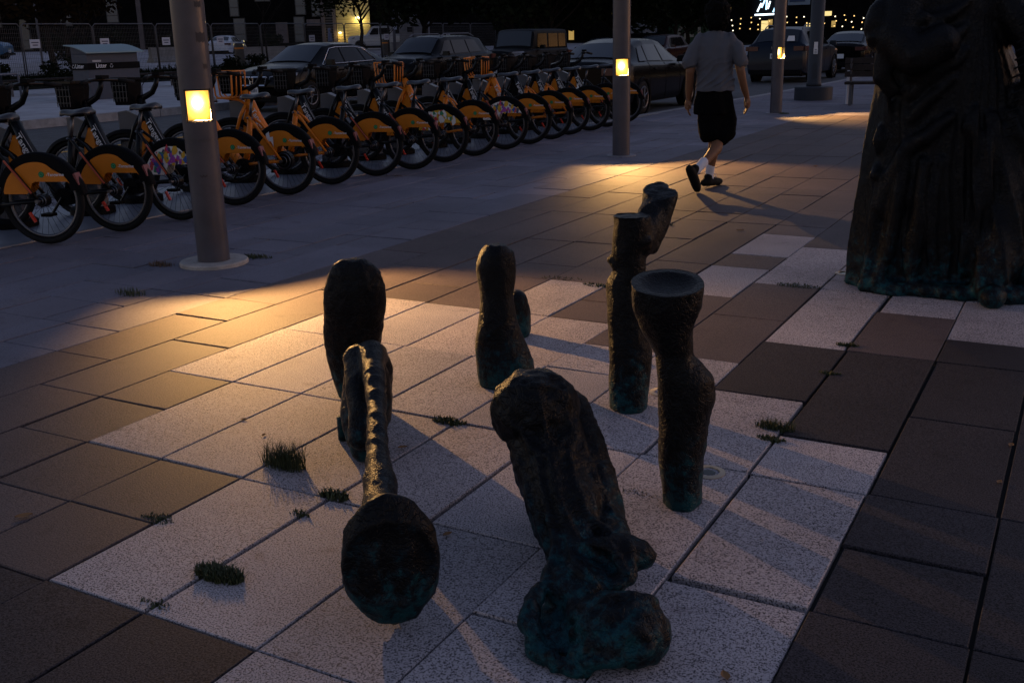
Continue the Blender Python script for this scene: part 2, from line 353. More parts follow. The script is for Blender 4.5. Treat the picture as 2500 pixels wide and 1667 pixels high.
for s in slabs[:300]:
    mb = MB(); tn = []; ox, oy = (s[0] + s[1]) / 2, (s[2] + s[3]) / 2; slab_geo(mb, s, tn, (ox, oy)); me = mb.mesh('paving_slab'); me.materials.append(PM[s[4]])
    me.polygons.foreach_set('material_index', [0] * len(me.polygons)); tint_attr(me, tn); o = link('paving_slab', me, None, pv); o.location = (ox, oy, 0)
mb = MB(); tn = []
for s in slabs[300:]: slab_geo(mb, s, tn)
me = mb.mesh('small_paving'); [me.materials.append(q) for q in PM]; tint_attr(me, tn)
tag(link('small_paving', me, None, pv), kind='stuff')
bed = MB().add([(-9.4, -3, -.02), (8, -3, -.02), (8, 16.6, -.02), (-9.4, 16.6, -.02)], [(0, 1, 2, 3)])
vv = list(np.arange(16.6, 63, 2.))
for a, b in zip(vv[:-1], vv[1:]): bed.add([(kerb_u(a + .01), a, -.02), (8, a, -.02), (8, b, -.02), (kerb_u(b + .01), b, -.02)], [(0, 1, 2, 3)])
tag(bed.build('paving_bed', M_sand), kind='structure')
far = MB().add([(-6.5, 62, -.01), (60, 62, -.01), (60, 120, -.01), (-6.5, 120, -.01), (5.483, -20, -.01), (60, -20, -.01), (60, 62, -.01), (5.483, 62, -.01)], [(0, 1, 2, 3), (4, 5, 6, 7)])
tag(far.build('plaza', M_pav), kind='structure')
me = bpy.data.meshes['plaza']; tint_attr(me, [(1, 1, 1)] * len(me.polygons))

# ------------------------------------------------------------ lamp posts
M_refl = mat('lamp_reflector', (.9, .55, .15), .4, emit=(1., .50, .07), estr=1.)  # bulb's light on the reflector painted as emission, fading away from the bulb
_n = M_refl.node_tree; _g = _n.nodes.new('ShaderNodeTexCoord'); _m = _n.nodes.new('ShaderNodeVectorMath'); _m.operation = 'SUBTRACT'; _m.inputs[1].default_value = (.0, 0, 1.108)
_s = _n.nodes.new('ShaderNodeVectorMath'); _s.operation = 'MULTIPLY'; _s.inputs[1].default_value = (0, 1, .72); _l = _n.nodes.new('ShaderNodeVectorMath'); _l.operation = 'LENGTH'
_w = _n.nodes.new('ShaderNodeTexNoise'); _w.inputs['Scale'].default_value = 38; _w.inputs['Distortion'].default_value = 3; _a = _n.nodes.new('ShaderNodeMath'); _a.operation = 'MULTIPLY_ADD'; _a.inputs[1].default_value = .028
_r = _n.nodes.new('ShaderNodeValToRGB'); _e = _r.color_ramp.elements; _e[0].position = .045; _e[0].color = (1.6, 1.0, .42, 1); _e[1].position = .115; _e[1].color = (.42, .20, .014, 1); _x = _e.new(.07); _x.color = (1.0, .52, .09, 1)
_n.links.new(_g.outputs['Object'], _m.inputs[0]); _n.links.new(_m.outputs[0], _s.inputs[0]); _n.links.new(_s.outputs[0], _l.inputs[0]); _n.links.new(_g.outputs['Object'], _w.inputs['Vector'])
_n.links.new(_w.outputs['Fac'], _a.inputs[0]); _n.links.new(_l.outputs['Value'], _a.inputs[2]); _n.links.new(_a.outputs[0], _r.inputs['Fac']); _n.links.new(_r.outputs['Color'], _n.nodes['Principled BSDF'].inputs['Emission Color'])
M_bulb = mat('lamp_bulb', (1, .9, .7), .4, emit=(1., .74, .34), estr=6)
M_frame = mat('lamp_frame', (.02, .018, .015), .5)
def lamp_post(x, y, face, label, disc, energy, top=4.6):
    t = empty('lamp_post', (x, y, 0), rad(face), label, 'lamp post', 'lamp posts with a lit window')
    r = .110; z0, z1 = .985, 1.200; hw = .086; seg = 48
    sh = MB(); sh.lathe([(r, 0), (r, .86)], n=seg, cap=False); sh.lathe([(r + .0006, .866), (r + .0006, z0)], n=seg, cap=False)
    # ring with the window opening, facing local +x
    a0 = math.asin(hw / r); vs = []; k = 40
    for i in range(k + 1):
        a = a0 + (2 * PI - 2 * a0) * i / k
        for z in (z0, z1): vs.append(((r + .0006) * math.cos(a), (r + .0006) * math.sin(a), z))
    sh.add(vs, [(2 * i, 2 * i + 2, 2 * i + 3, 2 * i + 1) for i in range(k)])
    sh.lathe([(r + .0006, z1), (r + .0006, 1.275)], n=seg, cap=False); sh.lathe([(r, 1.281), (r, top)], n=seg, cap=False)
    sh.lathe([(r - .004, .84), (r - .004, .9)], n=seg, cap=False); sh.lathe([(r - .004, 1.25), (r - .004, 1.31)], n=seg, cap=False)
    sh.build('shaft', M_pole, t, True)
    # frame: flat surround closing the curved opening
    fx = math.sqrt(r * r - hw * hw) + .002; fr = MB(); xb = fx - .085; bb = .011
    fr.box((fx - .02, 0, z0 + bb / 2), (.06, 2 * hw, bb)); fr.box((fx - .02, 0, z1 - bb / 2), (.06, 2 * hw, bb))
    for sy in (-1, 1): fr.box((fx - .02, sy * (hw - bb / 2), (z0 + z1) / 2), (.06, bb, z1 - z0))
    fr.build('window_frame', M_frame, t)
    # lips of the round tube above and below
    lp = MB()
    for z in (z0 - .0015, z1 + .0015):
        vs = [(0, 0, z)] + [(r * math.cos(a), r * math.sin(a), z) for a in np.linspace(-a0 - .1, a0 + .1, 16)]
        lp.add(vs, [(0, i, i + 1) for i in range(1, 16)])
    lp.build('lip', M_pole, t)
    rf = MB(); rf.box((xb, 0, (z0 + z1) / 2), (.004, 2 * hw - .01, z1 - z0 - .01)); ro = rf.build('reflector', M_refl, t)
    bm = bmesh.new(); bmesh.ops.create_uvsphere(bm, u_segments=16, v_segments=10, radius=.034, matrix=Matrix.Translation((xb + .010, 0, 1.105)) @ Matrix.Diagonal((.5, 1, 1.15, 1)))
    me = bpy.data.meshes.new('bulb'); bm.to_mesh(me); bm.free(); link('bulb', me, M_bulb, t, True)
    sp = bpy.data.lights.new('lamp_light', 'SPOT'); sp.energy = energy; sp.color = (1., .53, .17); sp.spot_size = rad(97); sp.spot_blend = 1.; sp.shadow_soft_size = .012
    so_ = bpy.data.objects.new('lamp_light', sp); COL.objects.link(so_); so_.parent = t; so_.location = (xb + .040, 0, 1.072); so_.rotation_euler = (0, rad(-48), rad(24))
    if disc:
        MB().lathe([(.235, -.04), (.235, .022), (.228, .03), (.112, .03)], n=56, cap=False).build('base_disc', mat('disc_stone', (.30, .27, .25), .75, var=.25, vscale=14, bump=.002, bscale=60), t)
    else: MB().lathe([(.19, -.04), (.19, .008), (.112, .008)], n=40, cap=False).build('base_disc', M_pav2, t)
    return t
M_pav2 = mat('disc_grey', (.2, .19, .21), .7, var=.2, vscale=14)
lamp_post(-5.325, 5.275, -41, 'nearest grey lamp post, round stone disc at its foot, in front of bikes', True, 430)
tp = [o for o in bpy.data.objects if o.name == 'lamp_post'][0]
for z, h, a0, a1 in ((1.50, .06, 14, 52), (1.72, .035, 20, 46), (1.33, .03, 30, 50), (.62, .012, -20, 4)):
    mb = MB(); k = 8; vs = []
    for i in range(k + 1):
        a = rad(a0 + (a1 - a0) * i / k); vs += [(.1112 * math.cos(a), .1112 * math.sin(a), z + .006 * math.sin(i * 2.1)), (.1112 * math.cos(a), .1112 * math.sin(a), z + h + .005 * math.cos(i * 1.7))]
    mb.add(vs, [(2 * i, 2 * i + 2, 2 * i + 3, 2 * i + 1) for i in range(k)]); mb.build('tape_residue', mat('tape_dark', (.03, .026, .03), .8), tp)
lamp_post(-5.25, 12.41, -62, 'grey lamp post with lit window just left of the walking man', False, 380)
lamp_post(-5.25, 19.80, -36, 'grey lamp post with lit window just right of the walking man', False, 560)
# plain post on its drum base
t = empty('street_light_post', (-5.52, 23.9, 0), 0, 'plain grey post on a wide round drum base with a white sticker', 'post')
MB().lathe([(.41, 0), (.41, .27), (.39, .29), (.1, .29)], n=48, cap=False).build('drum_base', M_poledk, t, False)
MB().lathe([(.165, .29), (.16, .36), (.148, .38), (.14, 5.5)], n=32).build('shaft', M_poledk, t, True)
hc = empty('x'); bpy.data.objects.remove(hc)
def facing(px, py): return math.atan2(-py, -px)
fa = facing(-5.52, 23.9)
h = MB(); n = 20; pts = []
for i in range(n): a = 2 * PI * i / n; pts.append((.05 * math.cos(a), .62 + (.12 if math.sin(a) > 0 else -.12) + .05 * math.sin(a)))
h.plate(pts, -.152, -.13); o = h.build('hatch', M_poledk, t); o.rotation_euler = (0, 0, fa + PI / 2)
st = MB(); st.box((0, -.149, 1.13), (.08, .006, .20)); st.box((0, -.154, 1.04), (.09, .004, .13)); o = st.build('sticker', M_wht, t); o.rotation_euler = (0, 0, fa + PI / 2)
st = MB()
for i in range(3): st.box((0, -.158, 1.0 + .035 * i), (.05, .002, .012))
o = st.build('sticker_print', M_poledk, t); o.rotation_euler = (0, 0, fa + PI / 2)

# ------------------------------------------------------------ share bikes
R0 = .345
def wheel(name, cx, parent, motor=False):
    o = MB().ring(R0 - .026, .026, n=44, m=8).build(name, M_rub, parent, True); o.location = (cx, 0, R0)
    MB().ring(R0 - .062, .014, n=44, m=6, flat=.8).build('rim', M_alu, o, True)
    sp = MB()
    for i in range(32):
        a = 2 * PI * i / 32; b = a + (.42 if i % 2 else -.42); sy = .03 if (i // 2) % 2 else -.03
        sp.tube([(.035 * math.cos(b), sy, .035 * math.sin(b)), ((R0 - .07) * math.cos(a), 0, (R0 - .07) * math.sin(a))], .0016, n=3, cap=False)
    sp.build('spokes', M_blk, o)
    hb = MB(); rr = .095 if motor else .05
    hb.tube([(0, -.055, 0), (0, -.035, 0), (0, -.03, 0), (0, .03, 0), (0, .035, 0), (0, .055, 0)], [.02, .03, rr, rr, .03, .02], n=20)
    hb.build('hub', M_blkgl, o, False)
    hb = MB(); hb.ring(rr * .8, .006, c=(0, .034, 0), n=24, m=4); hb.ring(rr * .45, .005, c=(0, .045, 0), n=20, m=4); hb.build('hub_ring', M_alu, o)
    rf = MB().box((0, 0, 0), (.018, .02, .085)); q = rf.build('spoke_reflector', M_red, o); a = -.9; q.location = (.17 * math.cos(a), .01, .17 * math.sin(a)); q.rotation_euler = (0, .5, 0)
    return o
def arc(cx, cz, r, a0, a1, n): return [(cx + r * math.cos(rad(a0 + (a1 - a0) * i / n)), cz + r * math.sin(rad(a0 + (a1 - a0) * i / n))) for i in range(n + 1)]
ART = [(.75, .7, .65), (.05, .04, .10), (.65, .35, .02), (.03, .10, .35), (.55, .04, .05), (.04, .25, .12), (.35, .05, .35)]
ARTM = [mat('art_%s' % n, c, .6) for n, c in zip(['cream', 'ink', 'amber', 'blue', 'red', 'green', 'violet'], ART)]
def bikeproto(kind):
    b = empty('share_bike')
    fm = M_orf if kind in ('ebike', 'orb') else M_blkgl
    rearm = M_orf if kind in ('ebike', 'orb', 'mixed') else M_blkgl
    wheel('rear_wheel', 0, b, kind in ('ebike',)); wheel('front_wheel', 1.12, b, True)
    # fender: curved strip over the rear wheel
    for s, a0, a1, cx in ((0, 18, 172, 0), (1, 12, 150, 1.12)):
        fd = MB()
        ps = arc(cx, R0, R0 + .022, a0, a1, 26); vs = []
        for i, (x, z) in enumerate(ps):
            dx, dz = (x - cx) / (R0 + .022), (z - R0) / (R0 + .022)
            for y, dr in ((-.042, -.03), (-.036, 0), (0, .008), (.036, 0), (.042, -.03)): vs.append((x + dx * dr, y, z + dz * dr))
        n = len(ps); fd.add(vs, [(i * 5 + j, i * 5 + j + 1, (i + 1) * 5 + j + 1, (i + 1) * 5 + j) for i in range(n - 1) for j in range(4)])
        fd.build('fender', M_blk, b, True)
    # skirt panels on both sides (dark band above, orange panel with a straight cut above the hub)
    for sy in (1, -1):
        y = .046 * sy; dk = MB()
        outer = arc(0, R0, R0 + .012, 20, 165, 22); inner = [(x * 1., z) for x, z in reversed(arc(0, R0, R0 - .06, 20, 165, 22))]
        dk.plate(outer + inner, y - .002 * sy, y + .002 * sy); s1 = dk.build('skirt_band', M_blk, b)
        a = arc(0, R0, R0 - .044, 27, 166, 22); top = []
        for i, (x, z) in enumerate(a):
            d = .022 * math.exp(-((math.degrees(math.atan2(z - R0, x)) - 58) / 12) ** 2); top.append((x * (1 - d / .31), R0 + (z - R0) * (1 - d / .31)))
        poly = [(.265 * -1, 0)]
        # x forward, so the rear of the wheel is negative x: mirror
        top = [(-x, z) for x, z in top]
        low = [(.29, R0 + .055), (.10, R0 + .055), (.07, R0 + .075), (.045, R0 + .135), (.02, R0 + .15), (-.255, R0 + .15)]
        pan = MB().plate(top + low, y + .002 * sy, y + .006 * sy)
        om = {'art': ARTM[0], 'arty': ARTM[2]}.get(kind, M_or); po = pan.build('skirt_panel', om, b)
        if sy > 0:
            yy = y + .0075
            if kind in ('art', 'arty'):
                rr = random.Random(5 if kind == 'art' else 8); am = MB(); nn = 0
                while nn < 60:
                    x = rr.uniform(-.26, .27); z = rr.uniform(.42, .64)
                    if math.hypot(x, z - R0) > .285 or z < R0 + (.16 if x < .06 else .075): continue
                    nn += 1; k = rr.randint(3, 8); s = rr.uniform(.010, .034); q = rr.uniform(0, 6)
                    am.add([(x + s * rr.uniform(.6, 1.3) * math.cos(q + 2 * PI * j / k), yy + nn * .00002, z + s * 1.3 * rr.uniform(.6, 1.3) * math.sin(q + 2 * PI * j / k)) for j in range(k)], [tuple(range(k))], rr.choice([1, 1, 2, 3, 4, 5, 6] if kind == 'art' else [0, 0, 0, 4, 5, 1]))
                am.build('decal', ARTM, po)
            else:
                em = MB(); em.add([(-.045 + .024 * math.cos(t_), yy, R0 + .205 + .024 * math.sin(t_)) for t_ in np.linspace(0, 2 * PI, 18, False)], [tuple(range(18))]); em.build('round_emblem', M_grn, po)
                em = MB(); em.ring(.012, .0025, c=(-.045, yy + .001, R0 + .205), n=14, m=4); em.build('emblem_ring', mat('green_pale', (.05, .35, .12), .6), po)
                mtx = Matrix(((-1, 0, 0, -.085), (0, 0, 1, yy), (0, 1, 0, R0 + .193), (0, 0, 0, 1)))
                put_text('decal_text', '-Tangerine', .034, mtx, M_wht, po, bold=.0006)
                if kind == 'ebike':
                    bl = MB(); P_ = [(.165, .63), (.125, .655), (.12, .60), (.085, .605), (.085 - .0, .50), (.11, .56), (.15, .555)]
                    bl.add([(x, yy, z - .02) for x, z in P_], [tuple(range(7))]); bl.build('bolt_decal', M_wht, po)
    rl = MB().plate([(-.325, R0 + .12), (-.345, R0 + .125), (-.315, R0 + .215), (-.30, R0 + .205)], -.03, .045).build('tail_reflector', mat('pinkred', (.16, .03, .03), .4), b)
    # seat stays with their orange edge, chain stay
    for sy in (1, -1):
        st = MB(); st.tube([(.36, .02 * sy, .78), (.27, .058 * sy, .70), (0, .066 * sy, R0)], .013, n=8); st.build('seat_stay', rearm, b, True)
        ch = MB(); ch.tube([(.47, .03 * sy, .30), (.2, .062 * sy, .33), (0, .066 * sy, R0)], .015, n=8); ch.build('chain_stay', rearm, b, True)
    if rearm is not M_orf: MB().tube([(.24, .074, .66), (.04, .083, .41)], .008, n=6).build('stay_strip', mat('strip_orange', (.40, .06, .015), .35), b)
    MB().tube([(0, .06, R0), (0, .095, R0)], .016, n=10).build('axle_nut', M_alu, b)
    # main frame: deep step-through beam
    fr = MB(); fr.tube([(.875, 0, .90), (.80, 0, .72), (.66, 0, .48), (.52, 0, .32), (.45, 0, .29)], [.050, .055, .056, .055, .045], n=12, flat=.8); fr.build('down_tube', fm, b, True)
    MB().tube([(.46, 0, .29), (.40, 0, .52), (.355, 0, .76)], [.034, .030, .026], n=12).build('seat_tube', rearm if kind == 'mixed' else fm, b, True)
    MB().tube([(.915, 0, 1.0), (.865, 0, .80)], [.042, .048], n=12).build('head_tube', fm, b, True)
    fl = MB().plate([(.86, .86), (.83, .62), (.98, .45), (.96, .66)], -.03, .03); fl.build('front_fairing', M_or if kind != 'mixed' else M_blk, b)
    # crank case, crank
    MB().tube([(.46, -.07, .29), (.46, .07, .29)], .075, n=20).build('crank_case', M_blk, b)
    MB().tube([(.46, .08, .29), (.56, .09, .16)], .012, n=6).build('crank', M_blkgl, b); MB().tube([(.46, -.08, .29), (.36, -.09, .42)], .012, n=6).build('crank', M_blkgl, b)
    MB().box((.56, .14, .155), (.09, .09, .025)).build('pedal', M_blk, b); MB().box((.36, -.14, .42), (.09, .09, .025)).build('pedal', M_blk, b)
    # seat post, clamp, saddle
    MB().tube([(.365, 0, .74), (.315, 0, .955)], .0155, n=10).build('seat_post', M_alu, b, True)
    cl = MB(); cl.ring(.03, .008, c=(.36, 0, .765), axis='z', n=14, m=5); cl.tube([(.36, .02, .765), (.29, .05, .75)], .006, n=5); cl.build('seat_clamp', M_alu, b)
    sd = MB(); xs = [.13, .15, .19, .25, .31, .37, .41, .43]; wd = [.05, .085, .105, .095, .06, .035, .026, .012]; zc = [1.0, 1.012, 1.010, .998, .992, .995, .992, .985]
    vs = []
    for x, w, z in zip(xs, wd, zc):
        for j in range(12): q = 2 * PI * j / 12; vs.append((x, w * math.cos(q), z - .018 + .022 * math.sin(q) - (.02 * math.cos(q) ** 2)))
    sd.add(vs, [(i * 12 + j, i * 12 + (j + 1) % 12, (i + 1) * 12 + (j + 1) % 12, (i + 1) * 12 + j) for i in range(7) for j in range(12)] + [tuple(range(12)), tuple(84 + j for j in range(12))]); so2 = sd.build('saddle', mat('saddle_vinyl', (.022, .022, .028), .33), b, True)
    MB().box((.27, 0, .955), (.10, .05, .03)).build('saddle_rail', M_blk, so2)
    # fork
    for sy in (1, -1): MB().tube([(.91, .02 * sy, .86), (.97, .062 * sy, .74), (1.12, .066 * sy, R0)], [.02, .018, .014], n=8, flat=1.).build('fork_leg', fm, b, True)
    # swept riser handlebar and grips
    hb = MB(); hb.tube([(.93, 0, 1.0), (.86, 0, 1.02), (.78, 0, 1.06), (.735, 0, 1.13), (.72, 0, 1.19)], [.03, .028, .026, .024, .022], n=10)
    hb.tube([(.66, -.30, 1.185), (.70, -.20, 1.20), (.72, -.1, 1.205), (.72, .1, 1.205), (.70, .20, 1.20), (.66, .30, 1.185)], .015, n=8); ho = hb.build('handlebar', M_blkgl, b, True)
    for sy in (1, -1): MB().tube([(.70, .19 * sy, 1.20), (.63, .32 * sy, 1.18)], .019, n=8).build('grip', M_rub, ho, True)
    MB().tube([(.69, .2, 1.2), (.78, .16, 1.12), (.84, .08, .98), (.90, .05, .88)], .004, n=5).build('cable', M_rub, ho)
    sc = MB().box((.70, 0, 1.23), (.07, .09, .03)).build('display', M_blk, ho)
    # front carrier
    if kind == 'orb':
        rk = MB()
        for y in (-.15, -.05, .05, .15): rk.tube([(.99, y, 1.20), (1.0, y, .96), (1.03, y, .925), (1.22, y, .925), (1.25, y, .95), (1.27, y, 1.20)], .010, n=6)
        for z, x in ((1.20, 1.27), (1.20, .99)): rk.tube([(x, -.15, z), (x, .15, z)], .010, n=6)
        for y in (-.15, .15): rk.tube([(.99, y, 1.2), (1.27, y, 1.2)], .010, n=6)
        rk.tube([(.90, 0, .84), (1.0, 0, .90), (1.2, 0, .925)], .016, n=6); rk.build('front_rack', M_orf, b, True)
    bs = MB(); bs.box((1.09, 0, 1.10), (.24, .30, .06), top=1.06); bs.box((1.09, 0, 1.0), (.20, .26, .14), top=1.2, topy=1.15); bs.box((1.09, 0, 1.165), (.255, .32, .07), top=.97); bo = bs.build('basket', M_blk if kind != 'orb' else mat('basket_bag', (.004, .004, .005), .9, spec=.05), b)
    bo.scale = (.70, .72, .95); bo.location = (.29, 0, .06)
    if kind == 'orb': bo.scale = (.7, .66, .75); bo.location = (.32, 0, .27)
    rm = MB()
    for x, y, dx, dy in ((1.09, .168, .30, .012), (1.09, -.168, .30, .012), (1.237, 0, .012, .34), (.943, 0, .012, .34)): rm.box((x, y, 1.185), (dx, dy, .02))
    rm.build('basket_rim', M_blkgl, bo)
    # cross ribs on the basket side
    rb = MB()
    for i in range(5): rb.box((.99 + i * .05, .162, 1.06), (.008, .008, .19))
    for i in range(3): rb.box((1.09, .162, 1.0 + .06 * i), (.23, .008, .006))
    rb.build('basket_ribs', mat('basket_grid', (.03, .03, .035), .5), bo)
    MB().tube([(.955, 0, .93), (.975, 0, .925)], .03, n=14).build('front_light', M_lens, b)
    # word along the down tube, reading rear-downwards
    p0 = Vector((.835, .058, .80)); d = Vector((.56, 0, .34)) - Vector((.835, 0, .80)); d.normalize(); upv = Vector((-d.z, 0, d.x)) * -1
    if upv.x > 0: upv = -upv
    upv = Vector((0, 1, 0)).cross(d)
    mtx = Matrix(((d.x, upv.x, 0, p0.x - upv.x * .02), (0, 0, 1, p0.y), (d.z, upv.z, 0, p0.z - upv.z * .02), (0, 0, 0, 1)))
    put_text('frame_text', 'Tangerine', .082, mtx, M_wht, b, bold=.0012)
    if kind == 'std' or kind == 'art': MB().tube([(.80, .045, .83), (.60, .052, .48)], .004, n=4).build('frame_strip', mat('strip_pale', (.25, .25, .26), .5), b)
    return b
protos = {k: bikeproto(k) for k in ('std', 'art', 'arty', 'ebike', 'orb', 'mixed')}
ROW = [(5.32, 21, 'std', -7.10, 'black share bike with orange wheel skirt, first from the left edge of the row'),
 (5.93, 17, 'std', -7.02, 'black share bike with orange wheel skirt, second from the left, left of the art-skirt bike'),
 (6.55, 9, 'art', -6.93, 'black share bike with a white comic-art wheel skirt just left of the nearest lamp post'),
 (7.38, 15, 'std', -7.08, 'black share bike whose orange skirt shows just right of the nearest lamp post'),
 (8.12, 10, 'ebike', -7.10, 'orange electric share bike with a white lightning bolt on its wheel skirt'),
 (8.90, 13, 'orb', -7.12, 'orange share bike with orange front rack, right of the lightning-bolt bike'),
 (9.66, 13, 'std', -7.10, 'black share bike with plain orange skirt, seventh from the left of the row'),
 (10.30, 12, 'std', -7.0, 'black share bike with plain orange skirt, just left of the yellow art-skirt bike'),
 (11.05, 9, 'arty', -7.05, 'share bike with a yellow comic-art wheel skirt in the middle of the row'),
 (11.78, 12, 'orb', -7.06, 'orange share bike with front rack just right of the yellow art-skirt bike'),
 (12.62, 11, 'art', -7.08, 'small white comic-art skirt share bike in the right half of the row'),
 (13.35, 14, 'std', -7.10, 'black share bike just right of the second white art-skirt bike'),
 (14.08, 12, 'orb', -7.12, 'orange share bike with front rack, fifth from the far right end of the row'),
 (14.82, 10, 'mixed', -7.14, 'share bike with orange rear frame, fourth from the far right end of the row'),
 (15.55, 12, 'std', -7.14, 'black share bike, third from the far right end of the row'),
 (16.28, 11, 'std', -7.15, 'black share bike whose wheel shows just left of the second lamp post'),
 (17.10, 12, 'std', -7.2, 'black share bike at the far right end of the row, behind the second lamp post')]
used = set(); RB = random.Random(3)
for v, an, k, u, lab in ROW:
    o = protos[k] if k not in used else copy_tree(protos[k]); used.add(k)
    o.location = (u + RB.uniform(-.03, .03), v, .004); o.rotation_euler = (rad(RB.uniform(-2.5, 2.5)), 0, rad(180 + an + RB.uniform(-3, 3))); tag(o, lab, 'bicycle', 'share bikes docked in a row')
def del_tree(o):
    for c in list(o.children): del_tree(c)
    bpy.data.objects.remove(o)
for k in protos:
    if k not in used: del_tree(protos[k])
# docks and base plates
def dockproto():
    d = empty('bike_dock')
    mb = MB(); poly = [(-.15, .02), (.15, .02), (.11, .86), (.02, .875), (-.10, .83)]; mb.plate(poly, -.055, .055); mb.build('dock_post', M_dock, d)
    MB().plate([(-.09, .835), (.02, .882), (.11, .868), (.11, .86), (.02, .873), (-.10, .826)], -.057, .057).build('dock_cap', mat('dock_cap_grey', (.13, .14, .17), .4), d)
    MB().lathe([(.2, 0), (.2, .05), (.17, .07), (.1, .07)], n=28).build('dock_foot', M_blk, d, False)
    return d
dk = dockproto()
ORD = ['leftmost', 'second', 'third', 'fourth', 'fifth', 'sixth', 'seventh', 'eighth', 'ninth', 'tenth', 'eleventh', 'twelfth', 'thirteenth', 'fourteenth', 'fifteenth', 'sixteenth', 'last']
DOCKL = ['grey bike dock post, %s from the left in the row' % w for w in ORD]
for i, (v, an, k, u, lab) in enumerate(ROW):
    o = dk if i == 0 else copy_tree(dk); a = rad(180 + an); x, y = 1.10, -.14
    o.location = (u + x * math.cos(a) - y * math.sin(a), v + x * math.sin(a) + y * math.cos(a), .014); o.rotation_euler = (0, 0, a)
    tag(o, DOCKL[i], 'bike dock', 'dock posts of the bike station')
pl = MB(); 
for i in range(5): pl.box((-8.05, 3.2 + 3.0 * i, .006), (1.45, 2.97, .012))
tag(pl.build('station_plate', M_steel), 'flat grey steel base plates under the docked bikes', 'base plate')

# ------------------------------------------------------------ bronze fragments
B1 = bronze('bronze', .35, 1.3); B2 = bronze('bronze_patina', .34, 1.25); B3 = bronze('bronze_tall', .5, .9)
def disp1(p, n): return crumple(p, n, .0032, .004, 11)
def disp2(p, n): return crumple(p, n, .006, .017, 14.)
# A: severed leg lying towards the viewer, hollow round end in front
A = blob('bronze_limb', B1, [
 [(-1.56, 2.08, .175, .055), (-1.647, 2.166, .175, .05), (-1.713, 2.248, .175, .054), (-1.773, 2.339, .19, .055), (-1.863, 2.454, .224, .039), (-1.956, 2.582, .261, .036), (-2.086, 2.761, .30, .039), (-2.2, 2.905, .338, .046), (-2.275, 3.0, .355, .052), (-2.36, 3.11, .30, .07), (-2.46, 3.22, .22, .07)],
 [(-1.70, 2.23, .11, .055), (-1.74, 2.30, .11, .055), (-1.70, 2.24, .04, .05)], [(-2.33, 2.99, .33, .06), (-2.26, 2.90, .27, .06), (-2.2, 2.83, .2, .055), (-2.17, 2.77, .12, .05)], [(-2.30, 3.0, .28, .065), (-2.22, 2.89, .21, .062), (-2.195, 2.84, .13, .06), (-2.21, 2.83, .05, .052)],
 [(-2.31, 3.02, .32, .065), (-2.34, 3.03, .22, .085), (-2.31, 2.96, .13, .085), (-2.27, 2.90, .055, .062)], [(-2.36, 3.12, .25, .08), (-2.42, 3.18, .12, .08)]],
 ell=[((-1.466, 1.958, .190), (.136, .058, .194), math.atan2(1.955, -1.462) - PI / 2), ((-2.285, 2.99, .19), (.085, .10, .19), .52)], voxel=.0085, disp=disp1)
# hollow face of the round end, facing the viewer
me = A.data; c0 = Vector((-1.466, 1.958, .190)); fdv = Vector((.56, -.80, .22)).normalized()
for v in me.vertices:
    q = v.co - c0
    if q.length < .24:
        d = q.dot(fdv); lat = (q - fdv * d).length
        if d > -.01 and lat < .18:
            w = max(0, 1 - (lat / .112) ** 2.6); v.co -= fdv * (.009 * min(1, w * 1.7) + .010 * w * math.cos(q.dot(Vector((.82, .57, 0))) * 62) + .006 * noise.noise(v.co * 28))
            v.co += fdv * .007 * math.exp(-((lat - .12) / .012) ** 2)
tag(A, 'long bronze leg lying on the pale paving with a round hollow end towards the viewer', 'sculpture')
for v in me.vertices: v.co.z = max(v.co.z, .002)
P_A = empty('bronze_plate', (-2.64, 3.38, 0), 0, 'tall curved bronze slab standing behind the lying leg', 'sculpture')
bl = blob('slab', B1, [], lofts=[[(-.055, .01, .0, .052, .05, .52), (-.050, .01, .06, .072, .06, .52), (-.043, .012, .14, .096, .07, .52), (-.03, .010, .22, .116, .075, .52), (-.01, .0, .32, .128, .08, .52), (.010, -.006, .42, .132, .082, .52), (.020, -.01, .50, .128, .075, .52), (.024, -.012, .56, .112, .062, .52), (.024, -.012, .597, .086, .048, .52), (.024, -.012, .620, .045, .028, .52)]], voxel=.0085, parent=P_A, disp=lambda p, n: crumple(p + Vector((3, 1, 0)), n, .0045, .004, 16))
cy = MB().lathe([(.02, .0), (.021, .09), (.012, .098)], n=16).build('bronze_peg', B1, None, True); cy.location = (-2.41, 2.965, .002); tag(cy, 'short bronze peg standing on the paving beside the lying leg', 'peg')
# B hooded stump with a small lump behind
Bo = blob('hooded_stump', B1, [], lofts=[[(-2.163, 3.825, .0, .122, .115, .52), (-2.163, 3.823, .05, .130, .11, .52), (-2.168, 3.82, .11, .128, .10, .52), (-2.189, 3.816, .205, .108, .088, .52), (-2.199, 3.82, .304, .084, .078, .52), (-2.207, 3.836, .402, .075, .072, .52), (-2.212, 3.846, .471, .085, .075, .52), (-2.216, 3.849, .534, .088, .075, .52), (-2.213, 3.853, .585, .076, .066, .52), (-2.213, 3.853, .622, .045, .04, .52)]], voxel=.0085, disp=disp1)
tag(Bo, 'bronze hooded stump flaring at its foot, left of the twin column', 'sculpture')
Bl = blob('bronze_lump', B1, [[(-2.502, 4.534, .04, .085), (-2.50, 4.534, .12, .082), (-2.48, 4.514, .19, .06)]], voxel=.01, disp=disp1); tag(Bl, 'low rounded bronze lump showing behind the hooded stump', 'sculpture')
